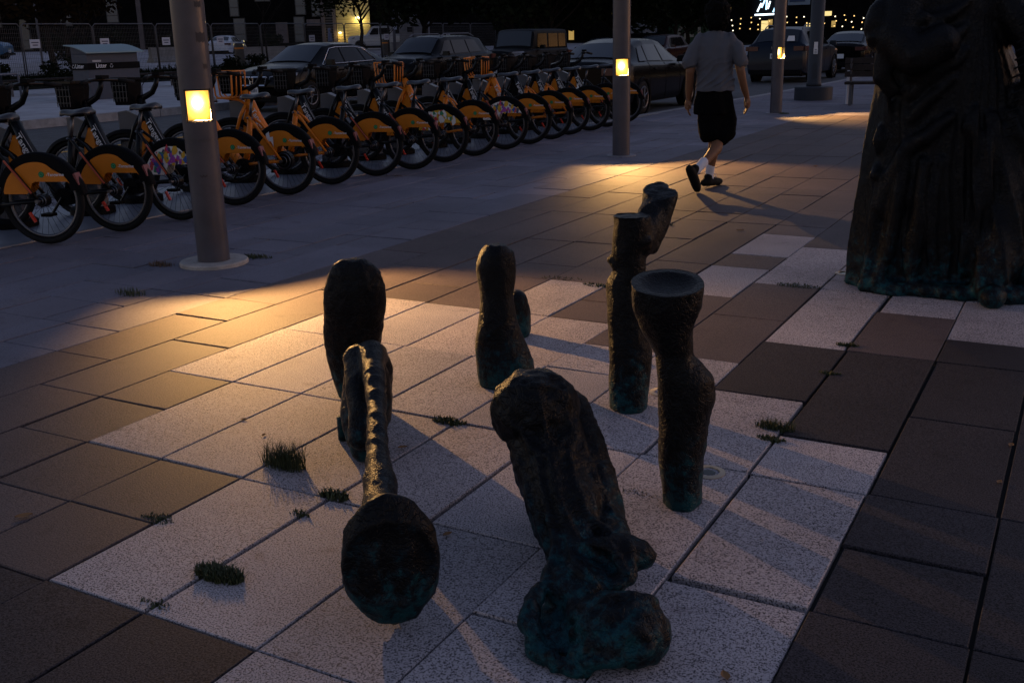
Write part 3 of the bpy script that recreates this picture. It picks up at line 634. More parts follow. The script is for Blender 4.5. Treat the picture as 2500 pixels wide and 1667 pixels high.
# measured fold lines (x, y, z, radius in metres)
RC = [[(-1.276,2.507,0.331,0.011),(-1.228,2.427,0.262,0.014),(-1.171,2.363,0.225,0.017),(-1.084,2.305,0.195,0.02),(-1.002,2.283,0.17,0.02),(-0.925,2.267,0.136,0.016),(-0.902,2.257,0.105,0.009)],[(-1.213,2.527,0.36,0.011),(-1.169,2.456,0.287,0.015),(-1.112,2.419,0.226,0.017),(-1.039,2.396,0.177,0.014)],[(-1.372,2.508,0.281,0.01),(-1.312,2.426,0.221,0.014),(-1.249,2.353,0.15,0.015),(-1.205,2.3,0.096,0.014)],[(-1.303,2.489,0.288,0.01),(-1.236,2.386,0.227,0.014),(-1.178,2.302,0.164,0.017),(-1.153,2.239,0.113,0.018),(-1.136,2.143,0.08,0.02),(-1.113,2.061,0.047,0.021),(-1.064,1.997,0.026,0.02),(-0.995,1.972,0.014,0.02),(-0.921,1.977,0.011,0.018)],[(-1.21,2.635,0.393,0.012),(-1.158,2.593,0.287,0.017),(-1.115,2.554,0.207,0.019),(-1.086,2.502,0.145,0.014)],[(-1.179,2.354,0.215,0.009),(-1.114,2.278,0.164,0.014),(-1.048,2.228,0.119,0.015),(-0.987,2.21,0.105,0.011)],[(-1.096,2.264,0.09,0.029),(-1.047,2.188,0.068,0.032),(-1.003,2.111,0.049,0.031)],[(-1.008,2.093,0.075,0.017),(-0.934,2.103,0.125,0.022),(-0.865,2.135,0.14,0.025),(-0.822,2.166,0.126,0.022)],[(-0.992,2.047,0.055,0.018),(-0.906,2.065,0.106,0.026),(-0.834,2.098,0.122,0.03),(-0.797,2.127,0.11,0.024)],[(-0.964,1.999,0.042,0.022),(-0.886,2.019,0.078,0.03),(-0.815,2.054,0.101,0.033),(-0.787,2.088,0.085,0.028)],[(-0.91,1.978,0.034,0.022),(-0.848,2.007,0.051,0.027),(-0.795,2.042,0.068,0.027)],[(-1.009,2.355,0.147,0.04),(-0.966,2.337,0.128,0.029),(-0.944,2.292,0.101,0.024),(-0.969,2.261,0.086,0.024)],[(-1.46,2.575,0.452,0.01),(-1.377,2.564,0.494,0.012),(-1.314,2.601,0.498,0.012),(-1.259,2.654,0.457,0.011)],[(-1.459,2.545,0.397,0.01),(-1.356,2.481,0.352,0.013),(-1.281,2.477,0.322,0.014),(-1.222,2.519,0.349,0.014)],[(-1.381,2.598,0.495,0.009),(-1.296,2.51,0.447,0.011),(-1.263,2.494,0.344,0.011)],[(-1.302,2.659,0.475,0.009),(-1.222,2.604,0.427,0.011),(-1.201,2.593,0.357,0.011)]]
RS = [[(-0.72,6.484,1.6,0.018),(-0.798,6.431,1.507,0.03),(-0.878,6.379,1.436,0.03),(-0.93,6.343,1.379,0.018)],[(-0.726,6.465,1.463,0.019),(-0.805,6.413,1.381,0.032),(-0.874,6.364,1.287,0.032),(-0.931,6.325,1.219,0.019)],[(-0.723,6.452,1.336,0.018),(-0.803,6.399,1.253,0.03),(-0.872,6.35,1.158,0.03),(-0.92,6.316,1.095,0.018)],[(-0.739,6.428,1.198,0.018),(-0.809,6.379,1.114,0.03),(-0.861,6.342,1.039,0.03),(-0.898,6.313,0.964,0.018)],[(-0.729,6.409,0.992,0.024),(-0.808,6.354,0.896,0.039),(-0.882,6.307,0.844,0.039),(-0.927,6.277,0.795,0.039),(-0.981,6.233,0.681,0.04),(-1.04,6.178,0.499,0.04),(-1.011,6.188,0.453,0.024)],[(-0.905,6.285,0.767,0.024),(-0.92,6.257,0.601,0.04),(-0.954,6.217,0.435,0.04),(-0.975,6.177,0.209,0.04),(-1.02,6.13,0.039,0.024)],[(-0.825,6.328,0.754,0.025),(-0.825,6.302,0.543,0.042),(-0.824,6.274,0.318,0.042),(-0.811,6.249,0.068,0.026)],[(-0.747,6.372,0.763,0.017),(-0.756,6.34,0.541,0.028),(-0.739,6.321,0.316,0.028),(-0.693,6.317,0.087,0.017)],[(-0.634,6.465,1.022,0.022),(-0.646,6.449,0.936,0.037),(-0.593,6.462,0.803,0.037),(-0.558,6.462,0.647,0.037),(-0.511,6.467,0.479,0.038),(-0.518,6.434,0.254,0.038),(-0.548,6.392,0.049,0.023)],[(-0.562,6.5,0.977,0.028),(-0.495,6.516,0.8,0.046),(-0.453,6.513,0.589,0.047),(-0.45,6.486,0.365,0.047),(-0.493,6.441,0.196,0.028)],[(-0.493,6.537,0.975,0.028),(-0.441,6.54,0.755,0.046),(-0.368,6.552,0.531,0.047),(-0.336,6.544,0.328,0.047),(-0.409,6.483,0.16,0.047),(-0.517,6.407,0.037,0.028)],[(-0.414,6.58,0.973,0.028),(-0.352,6.588,0.752,0.046),(-0.278,6.601,0.528,0.047),(-0.23,6.607,0.359,0.047),(-0.324,6.536,0.214,0.047),(-0.461,6.444,0.081,0.028)],[(-0.236,6.611,0.415,0.028),(-0.198,6.61,0.245,0.047),(-0.283,6.546,0.11,0.047),(-0.396,6.474,0.033,0.028)],[(-1.028,6.123,0.018,0.017),(-0.937,6.172,0.008,0.029),(-0.837,6.228,0.013,0.029),(-0.737,6.285,0.025,0.029),(-0.637,6.34,0.028,0.029),(-0.537,6.396,0.037,0.017)],[(-1.158,6.141,0.73,0.022),(-1.135,6.149,0.685,0.037),(-1.113,6.158,0.662,0.022)],[(-1.166,6.163,0.95,0.019),(-1.136,6.172,0.883,0.032),(-1.145,6.159,0.818,0.019)],[(-1.103,6.163,0.662,0.018),(-1.114,6.13,0.439,0.031),(-1.121,6.091,0.167,0.018)],[(-1.061,6.183,0.639,0.014),(-1.064,6.157,0.438,0.023),(-1.058,6.121,0.131,0.014)],[(-1.058,6.263,1.292,0.011),(-1.051,6.244,1.099,0.018),(-1.048,6.228,0.946,0.011)],[(-0.953,6.323,1.31,0.011),(-0.949,6.307,1.15,0.018),(-0.944,6.29,0.987,0.018),(-0.93,6.279,0.834,0.011)],[(-1.23,6.204,1.614,0.03),(-1.185,6.221,1.539,0.05),(-1.093,6.264,1.473,0.05),(-0.975,6.326,1.449,0.03)],[(-1.257,6.174,1.478,0.022),(-1.186,6.208,1.434,0.036),(-1.078,6.265,1.409,0.036),(-0.953,6.335,1.411,0.022)],[(-1.193,6.227,1.634,0.027),(-1.111,6.265,1.568,0.045),(-1.01,6.315,1.513,0.045),(-0.962,6.342,1.522,0.027)],[(-1.139,6.222,1.326,0.014),(-1.147,6.202,1.187,0.023),(-1.152,6.186,1.08,0.014)]]
RD = [[(-1.525,3.817,0.672,0.052),(-1.52,3.864,0.73,0.057),(-1.523,3.924,0.773,0.063),(-1.532,3.991,0.81,0.06)]]
# C kneeling draped mass
def dispC(p, n): return crumple(p, n, .003, .006, 13) + .0028 * (1 - abs(noise.noise(p * 24 + noise.noise_vector(p * 9))) * 3)
RL = [[(-0.802,2.159,0.144,0.006),(-0.856,2.101,0.131,0.011),(-0.911,2.032,0.089,0.011),(-0.95,1.97,0.038,0.008)],[(-0.778,2.117,0.121,0.006),(-0.827,2.06,0.103,0.011),(-0.871,1.997,0.059,0.01),(-0.913,1.961,0.023,0.006)],[(-0.857,2.154,0.148,0.006),(-0.919,2.1,0.126,0.011),(-0.964,2.048,0.083,0.011),(-0.981,1.99,0.042,0.007)],[(-0.763,2.09,0.087,0.006),(-0.799,2.041,0.071,0.009),(-0.843,1.994,0.041,0.007)],[(-1.001,2.337,0.151,0.008),(-0.958,2.317,0.128,0.011),(-0.951,2.275,0.096,0.01),(-0.989,2.227,0.087,0.008)]]
RC[7:11] = [[(x, y, z, r * .78) for x, y, z, r in c] for c in RC[7:11]]
CB0 = [[(-1.363, 2.637, .30, .122), (-1.293, 2.557, .228, .118), (-1.221, 2.481, .165, .112), (-1.173, 2.419, .115, .09), (-1.12, 2.34, .085, .075), (-1.05, 2.24, .055, .065)],
 [(-1.357, 2.799, .342, .065), (-1.288, 2.742, .235, .079), (-1.201, 2.644, .153, .082), (-1.13, 2.538, .103, .075), (-1.06, 2.44, .10, .07)],
 [(-1.36, 2.72, .2, .13), (-1.27, 2.62, .10, .12), (-1.2, 2.53, .08, .1)]] + RC[6:12] + [RC[3][4:]]
CE0 = [((-.90, 2.13, .085), (.12, .08, .06), .35), ((-1.400, 2.648, .385), (.142, .13, .132), .4), ((-1.01, 2.16, .012), (.14, .16, .035), -.6), ((-.875, 2.10, .06), (.125, .09, .085), .3), ((-1.07, 2.28, .06), (.12, .13, .075), .3), ((-.995, 2.365, .125), (.10, .055, .055), .25)]
cb = blob('tmp', B2, CB0, ell=CE0, voxel=.012, smooth_it=5)
RCX = snap(cb, [c for q, c in enumerate(RC) if q not in (6, 7, 8, 9, 10, 11)] + RL, .85, -.1); bpy.data.objects.remove(cb)
Cc = blob('bronze_drapery', B2, CB0 + RCX, ell=CE0, voxel=.0075, smooth_it=2, disp=dispC)
tag(Cc, 'crouching draped bronze mass with teal patina, nearest the camera beside the round disc', 'sculpture')
for v in Cc.data.vertices: v.co.z = max(v.co.z, .002)
# D twin column, E front stump with dished top
def cut_top(o, c, nrm, depth, rad_):
    for v in o.data.vertices:
        q = v.co - c; d = q.dot(nrm)
        if d > 0: v.co -= nrm * d; d = 0
        lat = (q - nrm * q.dot(nrm)).length
        if d > -.03 and lat < rad_: v.co -= nrm * depth * (1 - (lat / rad_) ** 4)
Dd = blob('bronze_column', B1, [[(-1.521, 3.78, .695, .040), (-1.482, 3.781, .701, .017)], [(-1.63, 3.76, .62, .02), (-1.60, 3.76, .60, .03)],
 RD[0] + [(-1.545, 4.02, .87, .055)], [(-1.50, 3.86, .66, .035), (-1.485, 3.93, .76, .04), (-1.48, 3.98, .85, .045)]],
 lofts=[[(-1.552, 3.76, .0, .078, .085, .4), (-1.55, 3.767, .135, .084, .085, .4), (-1.549, 3.773, .223, .087, .085, .4), (-1.562, 3.781, .338, .084, .08, .4), (-1.572, 3.783, .439, .080, .075, .4), (-1.577, 3.784, .523, .078, .068, .4), (-1.562, 3.79, .582, .066, .064, .4), (-1.568, 3.786, .649, .069, .066, .4), (-1.556, 3.789, .708, .074, .07, .4), (-1.552, 3.787, .766, .071, .07, .4), (-1.557, 3.781, .85, .070, .07, .4)]], voxel=.0085, smooth_it=4, disp=disp1)
for v in Dd.data.vertices:
    lim = .795 if v.co.y < 3.87 else ((.845 + (v.co.y - 3.93) * .35) if v.co.y > 3.91 else .795 + (v.co.y - 3.87) * 1.2)
    if v.co.z > lim:
        v.co.z = lim + noise.noise(v.co * 30) * .006
tag(Dd, 'dark bronze twin column with two cut tops, behind the dished stump', 'sculpture')
Ee = blob('bronze_pillar', B1, [[(-1.035, 3.01, .40, .072), (-.995, 3.02, .375, .045)], [(-1.0, 3.02, .37, .042), (-1.03, 3.0, .2, .06)]], lofts=[[(-1.045, 3.0, .0, .062, .085, .35), (-1.054, 3.001, .156, .072, .085, .35), (-1.052, 3.007, .278, .079, .085, .35), (-1.044, 3.014, .358, .092, .085, .35), (-1.047, 3.012, .427, .090, .08, .35), (-1.080, 2.998, .506, .060, .062, .35), (-1.105, 2.99, .59, .084, .08, .35), (-1.108, 2.99, .66, .108, .10, .35), (-1.108, 2.995, .72, .114, .108, .35), (-1.108, 2.995, .80, .114, .108, .35)]], voxel=.0085, smooth_it=4, disp=disp1)
cut_top(Ee, Vector((-1.108, 2.995, .735)), Vector((.06, -.16, 1)).normalized(), .017, .088)
tag(Ee, 'dark bronze pillar with a round dished top, front right of the group', 'sculpture')
# big robed figure
def dispS(p, n):
    a = math.atan2(p.y - 6.52, p.x + .62); am = .020 * min(1, max(.2, (1.6 - p.z))); k = 11
    f = math.sin(a * k + 2.2 * noise.noise(Vector((p.x, p.y, p.z * .7)) * 2.2) + p.z * 1.3)
    dg = 0
    return am * (1 - abs(f) * 1.4) * (1 - abs(n.z)) + dg + crumple(p, n, .0028, .003, 8)
ax = .36; e1 = Vector((math.cos(ax), math.sin(ax), 0))
ST = []
for z, c_, a, b in ((0, .02, .60, .34), (.06, .02, .59, .34), (.2, .0, .57, .33), (.45, -.01, .54, .32), (.7, -.02, .50, .30), (.95, -.03, .46, .28), (1.15, -.05, .42, .26), (1.35, -.10, .35, .24), (1.5, -.12, .32, .22), (1.62, -.12, .34, .21), (1.72, -.12, .27, .19), (1.80, -.12, .13, .12), (1.86, -.12, .09, .1)):
    ST.append((-.69 + e1.x * c_, 6.60 + e1.y * c_, z, a, b, ax))
def sp(l, dpt, z, r): 
    p = Vector((-.69, 6.60, 0)) + e1 * l + Vector((e1.y, -e1.x, 0)) * dpt; return (p.x, p.y, z, r)
SB0 = [
 [sp(-.38, .12, 1.62, .13), sp(-.42, .2, 1.42, .12), sp(-.33, .28, 1.33, .11), sp(-.2, .3, 1.40, .10)],          # bent left sleeve
 [sp(-.46, .2, 1.40, .06), sp(-.47, .2, 1.22, .05), sp(-.42, .2, 1.15, .04)],
 [sp(.16, .1, 1.6, .11), sp(.30, .2, 1.40, .10), sp(.32, .26, 1.2, .08)], [sp(.30, .2, 1.10, .09), sp(.38, .22, .95, .12), sp(.46, .2, .80, .11), sp(.52, .16, .72, .05)],  # falling sleeve
 [sp(.12, .50, .06, .065), sp(.12, .59, .055, .072)], [sp(.18, .22, .9, .09), sp(.22, .28, .5, .13), sp(.18, .38, .2, .13), sp(.12, .46, .08, .09)], [sp(.45, .2, .7, .1), sp(.52, .28, .35, .13), sp(.56, .34, .1, .12)], [sp(-.49, .24, .03, .045), sp(-.2, .34, .03, .05), sp(.02, .44, .035, .05)], [sp(.22, .5, .04, .06), sp(.42, .46, .045, .07), sp(.6, .38, .05, .08)],                                     # shoe
 [sp(-.45, .14, .03, .05), sp(-.1, .35, .03, .05), sp(.1, .37, .03, .05)], [sp(.4, .2, .04, .07), sp(.56, .1, .05, .08)],
 [sp(-.12, 0, 1.88, .10), sp(-.12, .03, 2.0, .125), sp(-.12, .02, 2.06, .12)]]
sb = blob('tmp', B3, SB0, lofts=[ST], voxel=.03, smooth_it=4)
RSX = snap(sb, RS, 1.15, -.25); bpy.data.objects.remove(sb)
Sg = blob('robed_statue', B3, SB0 + RSX, lofts=[ST], voxel=.014, smooth_it=2, disp=dispS)
for v in Sg.data.vertices: v.co.z = max(v.co.z, .0)
tag(Sg, 'tall dark bronze robed figure with falling folds at the right edge of the picture', 'statue')
ls = MB()
for i in range(16):
    x, y, z, r = sp(.215 - .002 * i, .30 + .004 * i, 1.58 - i * .045, .0); ls.tube([(x - .025, y, z - .012), (x + .025, y - .004, z + .012)], .006, n=6)
ls.build('lacing', B3, Sg)
# in-ground uplights
def uplight(x, y, lab):
    t = empty('ground_light', (x, y, 0), 0, lab, 'ground light', 'round lights let into the paving')
    MB().lathe([(.060, -.02), (.060, .005), (.040, .007), (.038, .001)], n=32, cap=False).build('ring', mat('brass_ring', (.38, .30, .22), .4, metal=.6), t)
    MB().lathe([(.0385, .0015), (.02, .0025)], n=24, cap=True).build('lens', M_glassb, t)
uplight(-1.045, 3.265, 'round unlit ground light beside the foot of the dished pillar'); uplight(-1.49, 4.0, 'round unlit ground light between the twin column and the dished pillar'); uplight(-1.27, 6.62, 'round unlit ground light at the left foot of the robed statue')

# ------------------------------------------------------------ walking man
def man():
    t = empty('person', (-3.28, 10.05, 0), 0, 'man in grey t-shirt, black shorts and white socks walking away', 'person')
    inv = Matrix.Translation((3.28, -10.05, 0))
    rx = .456   # view-right direction angle on the ground
    # points: (lateral m, away m, z, r) round the standing foot
    e = Vector((math.cos(rx), math.sin(rx), 0)); aw = Vector((-e.y, e.x, 0)); O = Vector((-3.28, 10.05, 0))
    def q(l, d, z, r): p = O + e * l + aw * d; return (p.x, p.y, z, r)
    def el(l, d, z, a, b, c): p = O + e * l + aw * d; return ((p.x, p.y, z), (a, b, c), rx)
    def lf(l, d, z, a, b): p = O + e * l + aw * d; return (p.x, p.y, z, a, b, rx)
    arms = [[q(-.155, .0, 1.40, .055), q(-.20, -.01, 1.30, .050), q(-.235, -.02, 1.12, .043), q(-.235, .0, 1.06, .040), q(-.232, .04, .95, .038), q(-.232, .07, .865, .027)],
            [q(.155, .0, 1.40, .055), q(.205, -.02, 1.30, .050), q(.245, -.05, 1.12, .044), q(.262, -.04, 1.05, .040), q(.295, 0, .95, .036), q(.325, .03, .875, .027)]]
    hands = []
    for l, d, z, s in ((-.232, .075, .855, -1), (.330, .035, .862, 1)):
        hands += [[q(l, d, z, .024), q(l + .004 * s, d + .008, z - .04, .034), q(l + .006 * s, d + .012, z - .075, .032)]]
        for i, (ln, off) in enumerate(((.070, -.030), (.080, -.010), (.075, .011), (.058, .030))):   # four curled fingers side by side
            dd = d + .012 + off; hands += [[q(l + .005 * s, dd, z - .08, .0095), q(l + .002 * s, dd + .002, z - .08 - ln * .5, .0088), q(l - .012 * s, dd + .004, z - .08 - ln * .85, .008), q(l - .022 * s, dd + .004, z - .08 - ln, .007)]]
        hands += [[q(l - .004 * s, d - .02, z - .025, .011), q(l - .014 * s, d - .042, z - .055, .0105), q(l - .016 * s, d - .045, z - .085, .009)]]
    legs = [[q(-.05, .02, .90, .092), q(.0, .0, .62, .078), (q(.02, -.02, .46, .058)), q(.005, -.03, .34, .056), q(-.01, -.02, .20, .040), q(-.02, -.01, .07, .036)],
            [q(.06, .0, .90, .092), q(.08, .04, .62, .078), q(.06, .02, .47, .060), q(.02, -.13, .39, .060), q(-.08, -.27, .31, .044), q(-.17, -.38, .24, .036)]]
    head = [[q(.0, .02, 1.42, .06), q(.005, .03, 1.50, .056), q(.012, .04, 1.56, .056)]]
    ells = [el(.018, .055, 1.645, .076, .092, .112), el(.018, .14, 1.62, .03, .04, .06), el(-.062, .05, 1.63, .014, .02, .03), el(.098, .05, 1.63, .014, .02, .03), el(.018, .158, 1.635, .012, .018, .022)]
    torso = [lf(0, 0, .80, .15, .10), lf(0, 0, 1.0, .145, .095), lf(0, .01, 1.2, .165, .10), lf(0, .02, 1.36, .17, .09), lf(0, .02, 1.43, .10, .06)]
    body = blob('body', M_skin, arms + hands + legs + head, lofts=[torso], ell=ells, voxel=.007, smooth_it=3); body.data.transform(inv); body.parent = t
    # t-shirt with drag folds
    def dsh(p, n):
        k = p.dot(e); f = math.sin((p.z * 38 - k * 34) + 4.5 * noise.noise(p * 5)); g = min(1, max(0, (1.28 - p.z) * 4)) * min(1, max(0, (p.z - .95) * 14))
        f2 = math.sin(k * 44 - p.z * 9 + 2 * noise.noise(p * 5))
        return .0065 * (1 - abs(f)) ** 2 * g * 3.0 + .006 * f2 + .004 * noise.noise(p * 18)
    tl = [lf(.005, .0, .935, .192, .142), lf(.005, .0, 1.0, .184, .134), lf(.0, .0, 1.12, .166, .115), lf(-.005, .005, 1.25, .180, .122), lf(-.005, .015, 1.36, .192, .115), lf(.0, .02, 1.43, .175, .095), lf(.003, .025, 1.47, .125, .075), lf(.005, .03, 1.50, .075, .062)]
    sl = [[q(-.14, .01, 1.41, .068), q(-.19, .0, 1.34, .072), q(-.222, -.01, 1.25, .074), q(-.245, -.02, 1.205, .070)], [q(.14, .01, 1.41, .068), q(.195, -.01, 1.34, .072), q(.232, -.03, 1.25, .074), q(.252, -.04, 1.205, .068)]]
    sh = blob('t_shirt', mat('grey_jersey', (.070, .072, .090), .85, bump=.001, bscale=300), sl, lofts=[tl], voxel=.008, smooth_it=4, disp=dsh); sh.data.transform(inv); sh.parent = t
    def dso(p, n): return .008 * math.sin(p.dot(e) * 40 + p.z * 6 + 3 * noise.noise(p * 5)) + .004 * noise.noise(p * 15)
    so_ = blob('shorts', mat('black_cloth', (.003, .003, .0035), 1., spec=.05), [[q(-.03, -.01, .80, .12), q(-.02, -.0, .62, .125), q(-.03, -.02, .55, .118)], [q(.09, .01, .80, .115), q(.125, .03, .66, .122), q(.10, .0, .53, .122)]],
        lofts=[[lf(.005, .0, .72, .19, .13), lf(.005, 0, .85, .19, .13), lf(.005, .0, .98, .150, .10)]], voxel=.009, smooth_it=4, disp=dso); so_.data.transform(inv); so_.parent = t
    ha = blob('hair', M_hair, [[q(-.02, .0, 1.53, .05), q(.05, .0, 1.53, .05)]], ell=[el(.016, .035, 1.675, .130, .135, .125), el(.016, -.03, 1.60, .115, .08, .10)], voxel=.008, smooth_it=1, disp=lambda p, n: .014 * noise.noise(p * 26) + .008 * noise.noise(p * 60)); ha.data.transform(inv); ha.parent = t
    msock = mat('white_sock', (.60, .57, .62), .9, bump=.003, bscale=160)
    for ch in ([q(-.014, -.02, .205, .047), q(-.02, -.012, .13, .044), q(-.02, -.01, .07, .046)], [q(-.12, -.31, .285, .050), q(-.165, -.37, .25, .046), q(-.20, -.41, .22, .046)]):
        s_ = blob('sock', msock, [ch], voxel=.008); s_.data.transform(inv); s_.parent = t
    msh = mat('black_shoe', (.004, .004, .0045), .8, spec=.15)
    f1 = [[q(-.075, -.06, .055, .040), q(-.04, -.04, .06, .048), q(.02, .02, .055, .046), q(.08, .10, .042, .042), q(.105, .14, .036, .034)], [q(-.035, -.03, .10, .046)]]
    f2 = [[q(-.275, -.50, .245, .042), q(-.25, -.46, .20, .050), q(-.22, -.44, .13, .050), q(-.195, -.41, .07, .046), q(-.185, -.38, .038, .036)], [q(-.22, -.43, .235, .048)]]
    for f in (f1, f2):
        s_ = blob('shoe', msh, f, voxel=.009, smooth_it=3); s_.data.transform(inv); s_.parent = t
        for v in s_.data.vertices: v.co.z = max(v.co.z, .004)
    lc = MB(); 
    for (l, d, z) in ((.03, .03, .11),):
        p = q(l, d, z, 0); lc.ring(.022, .004, c=(p[0] + 3.28, p[1] - 10.05, z), n=14, m=4)
    lc.build('shoelace', msock, t)
    return t
man()

# ------------------------------------------------------------ cars
def smooth_interp(x, xs, ys): return float(np.interp(x, xs, ys))
def car(name, label, spec, loc, heading, group='parked cars', cat='car'):
    """local x runs from the nose (0) to the tail (L), y is the width, z up; heading turns +x"""
    L, Wd, paint = spec['L'], spec['W'] / 2, spec['paint']; P = spec['prof']   # prof: x, z_low, z_belt, z_top, half-width factor, roof half-width
    t = empty(name, loc, heading, label, cat, group)
    X = [p[0] * L for p in P]; g = lambda i, x: float(np.interp(x, X, [p[i] for p in P]))
    def sec(x):
        zl, zb, zt_, w, wr = g(1, x), g(2, x), g(3, x), g(4, x) * Wd, g(5, x) * Wd
        return [(w - .10, zl), (w - .03, zl + .02), (w, zl + .16), (w + .012, zl + (zb - zl) * .55), (w - .005, zb - .07), (w - .045, zb - .01), (w - .075, zb), (wr + .015, zb + (zt_ - zb) * .85), (wr - .03, zt_ - .01), (wr - .14, zt_ + .012), (wr * .5, zt_ + .03), (0, zt_ + .038)]
    xs = sorted(set([round(v, 3) for v in list(np.linspace(0, L, 46)) + X])); vs = []; k = None
    for x in xs:
        s = sec(x); ring_ = [(y, z) for y, z in s] + [(-y, z) for y, z in reversed(s[:-1])]; k = len(ring_); vs += [(x, y, z) for y, z in ring_]
    b = MB(); b.add(vs, [(i * k + j, i * k + j + 1, (i + 1) * k + j + 1, (i + 1) * k + j) for i in range(len(xs) - 1) for j in range(k - 1)] + [tuple(range(k)), tuple((len(xs) - 1) * k + j for j in range(k))])
    bo = b.build('body', paint, t, True); md = bo.modifiers.new('e', 'EDGE_SPLIT'); md.split_angle = rad(38)
    MB().box((L / 2, 0, .30), (L * .93, Wd * 1.7, .2)).build('underbody', M_blk, t)
    # side windows
    def side_pt(x, f, sy, off=.012):
        s = sec(x); a, c = s[6], s[7]; return (x, sy * (a[0] + (c[0] - a[0]) * f + off), a[1] + (c[1] - a[1]) * f + off * .4)
    for sy in (1, -1):
        for (xa, xb, xc, xd) in spec['win']:   # bottom front, bottom rear, top front, top rear (fractions of L)
            n = 7; vs = []
            for j in range(3):
                f = (.08, .5, .93)[j]
                for i in range(n + 1):
                    u = i / n; x = (xa + (xb - xa) * u) * (1 - j / 2) + (xc + (xd - xc) * u) * (j / 2); vs.append(side_pt(x * L, f, sy))
            m = MB().add(vs, [(j * (n + 1) + i, j * (n + 1) + i + 1, (j + 1) * (n + 1) + i + 1, (j + 1) * (n + 1) + i) for j in range(2) for i in range(n)])
            wo = m.build('side_window', M_glassb, t, True)
        if spec.get('trim'):
            a, c = spec['win'][0], spec['win'][-1]; pts = [side_pt(x * L, .05, sy, .016) for x in np.linspace(a[0], c[1], 10)]
            up = [side_pt(x * L, .97, sy, .016) for x in np.linspace(a[2] - .01, c[3], 12)]
            mb = MB(); mb.tube(pts, .009, n=5); mb.tube([pts[0]] + up + [pts[-1]], .011, n=5); mb.build('window_trim', M_chr, t, True)
        mx = spec['win'][0][0] * L + .12; s = sec(mx); mb = MB(); mb.box((mx, sy * (s[4][0] + .09), s[6][1] + .06), (.14, .20, .13), top=.8); mb.build('mirror', paint, t)
        for hx in spec.get('handles', ()):
            s = sec(hx * L); MB().box((hx * L, sy * (s[4][0] + .02), s[4][1] - .05), (.16, .03, .025)).build('door_handle', paint, t)
        for dx in spec.get('doors', ()):
            s = sec(dx * L); pts = [(dx * L, sy * (y + .0015), z) for y, z in s[1:7]]; MB().tube(pts, .004, n=4).build('door_gap', M_blk, t)
    # windscreen and rear window lie on the top surface
    for nm, (x0, x1, wf) in (('windscreen', spec['screen']), ('rear_window', spec['rear'])):
        n = 8; vs = []
        for i in range(5):
            x = (x0 + (x1 - x0) * i / 4) * L; wr = g(5, x) * Wd
            for j in range(n + 1):
                y = (-1 + 2 * j / n) * (wr - .07); s = sec(x); z = float(np.interp(abs(y), [0, wr * .5, wr - .14, wr - .03], [s[11][1], s[10][1], s[9][1], s[8][1]])); vs.append((x + (-.012 if nm == 'windscreen' else .012), y, z + .010))
        MB().add(vs, [(i * (n + 1) + j, i * (n + 1) + j + 1, (i + 1) * (n + 1) + j + 1, (i + 1) * (n + 1) + j) for i in range(4) for j in range(n)]).build(nm, M_glass, t, True)
    for x in spec['wheels']:
        for sy in (1, -1):
            r = spec.get('wr', .33); wa = MB(); wa.ring(r + .035, .03, c=(0, sy * .012, 0), n=28, m=5); a_ = wa.build('wheel_arch', M_blk, t); a_.location = (x * L, sy * (g(4, x * L) * Wd - .005), r)
            w = MB(); w.tube([(0, -.11, 0), (0, -.09, 0), (0, .09, 0), (0, .11, 0)], [r * .86, r, r, r * .86], n=28); o = w.build('wheel', M_rub, t, False); o.location = (x * L, sy * (g(4, x * L) * Wd - .09), r)
            rm = MB(); rm.ring(r * .62, .015, c=(0, sy * .118, 0), n=24, m=5); rm.tube([(0, sy * .10, 0), (0, sy * .125, 0)], .06, n=10)
            for i in range(7): a = 2 * PI * i / 7; rm.tube([(0, sy * .118, 0), (r * .62 * math.cos(a), sy * .118, r * .62 * math.sin(a))], .014, n=4)
            rm.build('rim', M_alu, o)
            hb = MB(); hb.tube([(0, sy * .095, 0), (0, sy * .113, 0)], r * .6, n=20); hb.build('wheel_disc', M_blk, o)
    # nose and tail furniture
    fz, rz = spec.get('fz', .68), spec.get('rz', .85)
    for sy in (1, -1):
        x = .012 * L; w = g(4, x) * Wd
        hl = MB(); hl.add([(.10, sy * (w * .55), fz + .07), (.05, sy * w * .58, fz - .07), (.10, sy * (w + .0), fz - .06), (.50, sy * (Wd - .005), fz + .08), (.55, sy * (Wd - .03), fz + .14), (.2, sy * (w * .85), fz + .12)], [(0, 1, 2, 3, 4, 5)]); hl.v = [(vx - .04, vy + sy * .02, vz) for vx, vy, vz in hl.v]
        MB().add(hl.v + [(vx + .1, vy - sy * .05, vz) for vx, vy, vz in hl.v], [(0, 1, 2, 3, 4, 5), (6, 7, 8, 9, 10, 11)] + [(i, (i + 1) % 6, 6 + (i + 1) % 6, 6 + i) for i in range(6)]).build('headlight', M_lens, t)
        tl_ = MB(); tl_.box((L - .04, sy * (Wd * .74), rz), (.1, .30, .13)); tl_.box((L - .16, sy * (Wd - .035), rz), (.26, .07, .13)); tl_.build('tail_light', M_tail, t)
    gr = spec.get('grille')
    if gr:
        w, z0, z1 = gr; ch = MB(); x = -.035
        ch.tube([(x, -w, z1), (x, w, z1), (x, w * .86, z0), (x, -w * .86, z0), (x, -w, z1)], .022, n=6); ch.build('grille_frame', M_chr, t)
        bl = MB()
        for i in range(4): z = z0 + (z1 - z0) * (i + .6) / 4.4; bl.box((x + .02, 0, z), (.02, w * 1.8, .02))
        bl.build('grille_slats', M_blk, t)
    MB().box((-.03, 0, .47), (.02, .31, .155)).build('number_plate', mat('plate_white', (.55, .56, .6), .5), t)
    pt = MB(); 
    for i in range(6): pt.box((-.043, -.11 + .044 * i, .47), (.004, .024, .07))
